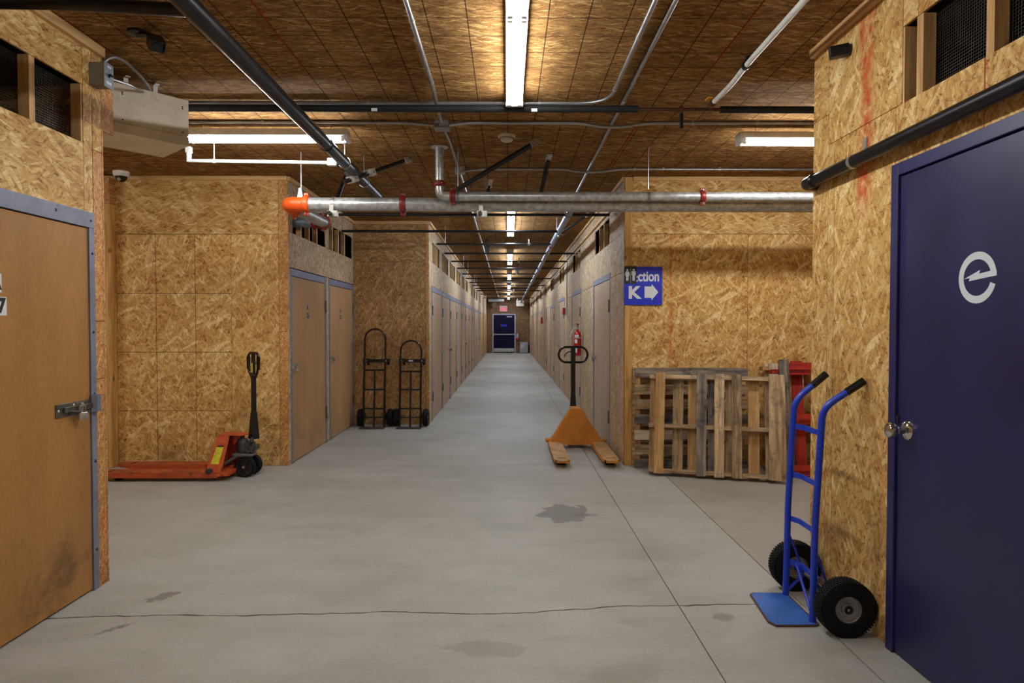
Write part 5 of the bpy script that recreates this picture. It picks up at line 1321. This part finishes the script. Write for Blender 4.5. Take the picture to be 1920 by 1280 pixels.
# ------------------------------------------------------------------ pallet jacks
def pallet_jack(label, loc, rz, paint, worn, width, fork_len, plate_top, top_half, handle_x, handle_top, loop_w, loop_h, handle_yaw, sticker=False, steer=0.0):
    t = thing('pallet_jack', label, 'pallet jack', loc, (0, 0, rz))
    fw = 0.16; hw = width / 2
    for s in (-1, 1):
        yo = s * hw; yi = s * (hw - fw)
        y0, y1 = min(yo, yi), max(yo, yi)
        # fork: channel with a tapered nose
        L = fork_len
        outline = [(0.0, y0), (0.0, y1), (-L + 0.07, y1), (-L, y1 - 0.035), (-L, y0 + 0.035), (-L + 0.07, y0)]
        mb = MB().prism(outline, 0.078, 0.086, 'z')
        mb.build('fork', M[worn], t, bevel=0.002)
        for yy in (y0, y1 - 0.006):
            MB().prism([(0.0, 0.035), (0.0, 0.078), (-L + 0.07, 0.078), (-L + 0.07, 0.058), (-L + 0.2, 0.035)], yy, yy + 0.006, 'y').build('fork_side', M[paint], t, bevel=0.002)
        MB().prism([(-L + 0.07, 0.05), (-L + 0.07, 0.078), (-L, 0.078), (-L + 0.005, 0.06)], y0 + 0.02, y1 - 0.02, 'y').build('fork_nose', M[paint], t)
        MB().box(-L + 0.13, -L + 0.15, y0 + 0.03, y1 - 0.03, 0.0855, 0.0868).build('fork_slot', M['dark'], t)
        # load roller under the fork tip
        MB().lathe([(0.0001, -0.045), (0.033, -0.045), (0.037, -0.04), (0.037, 0.04), (0.033, 0.045), (0.0001, 0.045)], 20, align((-L + 0.22, (y0 + y1) / 2, 0.038), (0, 1, 0))).build('load_roller', M['rubber'], t, True)
        MB().box(-L + 0.25, -0.05, (y0 + y1) / 2 - 0.012, (y0 + y1) / 2 + 0.012, 0.045, 0.062).build('push_rod', M['pump_grey'], t)
        # side gusset of the body
        th = top_half
        lo = [(-0.12, s * hw, 0.05), (0.03, s * hw, 0.05), (0.03, s * (hw - 0.008), 0.05), (-0.12, s * (hw - 0.008), 0.05)]
        hi = [(-0.06, s * th, plate_top), (0.05, s * th, plate_top), (0.05, s * (th - 0.008), plate_top), (-0.06, s * (th - 0.008), plate_top)]
        if s < 0: lo = [lo[i] for i in (0, 1, 2, 3)]
        MB().hull8(lo, hi).build('side_gusset', M[paint], t)
        MB().lathe([(0.026, -0.012), (0.026, 0.03), (0.018, 0.036), (0.0001, 0.036)], 16, align((-0.075, s * (hw - 0.005), 0.10), (0, s, 0))).build('pivot_boss', M['pump_grey'] if sticker else M[paint], t, True)
        if sticker and s < 0:
            def on(u, v):   # u across, v up the near gusset
                a = Vector(lo[0]).lerp(Vector(lo[1]), u); b = Vector(hi[0]).lerp(Vector(hi[1]), u)
                return a.lerp(b, v) + Vector((0, -0.0025, 0.0))
            q = [on(0.16, 0.30), on(0.70, 0.30), on(0.74, 0.72), on(0.2, 0.72)]
            n_ = (q[1] - q[0]).cross(q[3] - q[0]).normalized() * 0.001
            MB().hull8([q[0] + n_, q[1] + n_, q[1] - n_, q[0] - n_], [q[3] + n_, q[2] + n_, q[2] - n_, q[3] - n_]).build('warning_label', M['yellow_label'], t)
            q = [on(0.22, 0.73), on(0.74, 0.73), on(0.75, 0.76), on(0.24, 0.76)]
            MB().hull8([q[0] + n_, q[1] + n_, q[1] - n_, q[0] - n_], [q[3] + n_, q[2] + n_, q[2] - n_, q[3] - n_]).build('rating_plate', M['sign_black'], t)
    # front plate on the load side
    MB().hull8([(-0.126, -hw + 0.01, 0.05), (-0.12, -hw + 0.01, 0.05), (-0.12, hw - 0.01, 0.05), (-0.126, hw - 0.01, 0.05)],
               [(-0.066, -top_half, plate_top), (-0.06, -top_half, plate_top), (-0.06, top_half, plate_top), (-0.066, top_half, plate_top)]).build('front_plate', M[paint], t)
    MB().prism([(-0.066, -top_half), (0.17, -top_half * 0.75), (0.20, 0), (0.17, top_half * 0.75), (-0.066, top_half)], plate_top - 0.004, plate_top + 0.006, 'z').build('top_cap', M[paint], t, bevel=0.002)
    MB().prism([(0.05, plate_top - 0.10), (0.05, plate_top), (0.17, plate_top)], -0.012, 0.012, 'y').build('cap_web', M[paint], t)
    MB().box(-0.02, 0.10, -hw + 0.01, hw - 0.01, 0.05, 0.085).build('cross_tube', M[paint], t, bevel=0.004)
    # pump, casting, links
    MB().lathe([(0.045, 0.22), (0.052, 0.24), (0.052, 0.34), (0.04, 0.36), (0.02, 0.362), (0.02, plate_top - 0.005)], 20, align((0.135, 0, 0), (0, 0, 1))).build('pump_cylinder', M['pump_grey'], t, True)
    MB().box(0.16, 0.245, -0.045, 0.045, 0.23, 0.33).box(0.20, 0.28, -0.055, 0.055, 0.25, 0.30).build('pump_body', M['pump_grey'], t, bevel=0.01)
    for (a_, b_, rr) in (((0.21, -0.06, 0.30), (0.25, -0.06, 0.38), 0.012), ((0.24, -0.065, 0.24), (0.27, -0.055, 0.33), 0.014)):
        MB().tube([a_, b_], rr, 10).build('pump_lever', M['pump_grey'], t, True)
    for p_ in ((0.215, -0.068, 0.245), (0.268, -0.06, 0.30), (0.25, -0.068, 0.355)):
        MB().lathe([(0.0001, 0.010), (0.014, 0.008), (0.016, -0.01), (0.0001, -0.01)], 12, align(p_, (0, -1, 0))).build('pivot_pin', M['pump_grey'], t, True)
    MB().box(0.06, 0.25, -0.075, 0.075, 0.195, 0.225).build('axle_bracket', M['link_grey'], t, bevel=0.008)
    for s in (-1, 1):
        MB().tube([(-0.05, s * 0.085, 0.105), (0.10, s * 0.075, 0.20)], 0.014, 10).build('link_arm', M['link_grey'], t, True)
    mt = Matrix.Translation((0.19, 0, 0)) @ Matrix.Rotation(steer, 4, 'Z')
    MB().box(-0.03, 0.03, -0.025, 0.025, 0.10, 0.20, mt).build('steering_fork', M['pump_grey'], t)
    MB().tube([mt @ Vector((0, -0.10, 0.10)), mt @ Vector((0, 0.10, 0.10))], 0.012, 10).build('axle', M['zinc'], t)
    for s in (-1, 1):
        c = mt @ Vector((0, s * 0.062, 0.10)); ax = mt.to_3x3() @ Vector((0, s, 0))
        m2 = align(c, ax)
        wh = MB().lathe([(0.083, -0.026), (0.096, -0.026), (0.10, -0.02), (0.10, 0.02), (0.096, 0.026), (0.083, 0.026), (0.083, -0.026)], 36, m2, False).build('steer_wheel', M['rubber'], t, True)
        mb = MB().lathe([(0.083, -0.022), (0.083, 0.022), (0.072, 0.022), (0.072, -0.022), (0.083, -0.022)], 32, m2, False).lathe([(0.026, -0.026), (0.026, 0.026), (0.010, 0.028), (0.010, -0.028)], 18, m2)
        for k in range(5):
            mb.box(0.022, 0.074, -0.008, 0.008, -0.014, 0.014, m2 @ Matrix.Rotation(2 * PI * k / 5, 4, 'Z'))
        mb.lathe([(0.0001, -0.002), (0.075, -0.002), (0.075, 0.002), (0.0001, 0.002)], 24, m2)
        mb.build('wheel_hub', M['screw'], wh)
    # handle
    hm = Matrix.Translation((handle_x, 0, 0)) @ Matrix.Rotation(handle_yaw, 4, 'Z')
    MB().hull8([hm @ Vector(v) for v in ((-0.04, -0.045, 0.36), (0.035, -0.045, 0.36), (0.035, 0.045, 0.36), (-0.04, 0.045, 0.36))],
               [hm @ Vector(v) for v in ((-0.02, -0.028, 0.62), (0.022, -0.028, 0.62), (0.022, 0.028, 0.62), (-0.02, 0.028, 0.62))]).build('handle_socket', M['black_metal'], t, bevel=0.004)
    ztop = handle_top
    MB().box(-0.016, 0.016, -0.028, 0.028, 0.60, ztop - loop_h + 0.01, hm).build('handle_shaft', M['black_metal'], t, bevel=0.006)
    zb = ztop - loop_h
    if sticker:
        MB().tube([hm @ Vector(p) for p in fillet([(0, -0.012, zb - 0.05), (0, -loop_w / 2 * 0.86, zb + 0.04), (0, -loop_w / 2, ztop - 0.03), (0, -loop_w / 2 + 0.03, ztop), (0, loop_w / 2 - 0.03, ztop), (0, loop_w / 2, ztop - 0.03), (0, loop_w / 2 * 0.86, zb + 0.04), (0, 0.012, zb - 0.05)], 0.04, 6)], 0.012, 12).build('handle_loop', M['black_gloss'], t, True)
        for s in (-1, 1):
            MB().tube([hm @ Vector((0, s * loop_w / 2 * 0.98, zb + 0.06)), hm @ Vector((0, s * loop_w / 2, ztop - 0.035))], 0.0175, 12).build('grip', M['black_gloss'], t, True)
        MB().box(-0.012, 0.012, -0.022, 0.022, zb - 0.02, ztop, hm).build('center_post', M['black_metal'], t, bevel=0.004)
        MB().box(-0.014, -0.0125, -0.012, 0.012, zb + 0.03, zb + 0.12, hm).box(0.0125, 0.014, -0.012, 0.012, zb + 0.03, zb + 0.12, hm).build('handle_label', M['yellow_label'], t)
        MB().tube([hm @ Vector((0.02, 0, zb + 0.12)), hm @ Vector((0.03, -0.05, zb + 0.10))], 0.005, 8).build('release_lever', M['black_metal'], t, True)
    else:
        R = loop_h / 2; cy = loop_w / 2 - R; P = []
        for k in range(17): a = -PI / 2 + PI * k / 16; P.append(hm @ Vector((0, cy + R * math.cos(a), zb + R + R * math.sin(a))))
        for k in range(17): a = PI / 2 + PI * k / 16; P.append(hm @ Vector((0, -cy + R * math.cos(a), zb + R + R * math.sin(a))))
        MB().tube(P, 0.0145, 14, closed=True).build('handle_loop', M['black_gloss'], t, True)
        MB().box(-0.018, 0.018, -0.028, 0.028, zb - 0.02, ztop, hm).build('center_post', M['black_metal'], t, bevel=0.004)
        MB().tube([hm @ Vector(p) for p in fillet([(-0.02, 0.0, zb + R + 0.04), (-0.025, 0.07, zb + R + 0.04), (-0.03, 0.115, zb + R - 0.02)], 0.05, 6)], 0.007, 8).build('release_lever', M['black_metal'], t, True)
    return t
pallet_jack('orange pallet jack parked sideways along the left back wall', (-2.715, 6.25, 0), 0.0, 'orange_paint', 'orange_worn', 0.52, 1.17, 0.405, 0.10, 0.245, 1.195, 0.20, 0.22, math.radians(48), True, math.radians(-8))
pallet_jack('amber yellow pallet jack facing the viewer with its forks forward', (0.815, 7.70, 0), PI / 2, 'yellow_paint', 'yellow_worn', 0.67, 1.20, 0.466, 0.066, 0.30, 1.195, 0.36, 0.19, 0.0, False, 0.0)
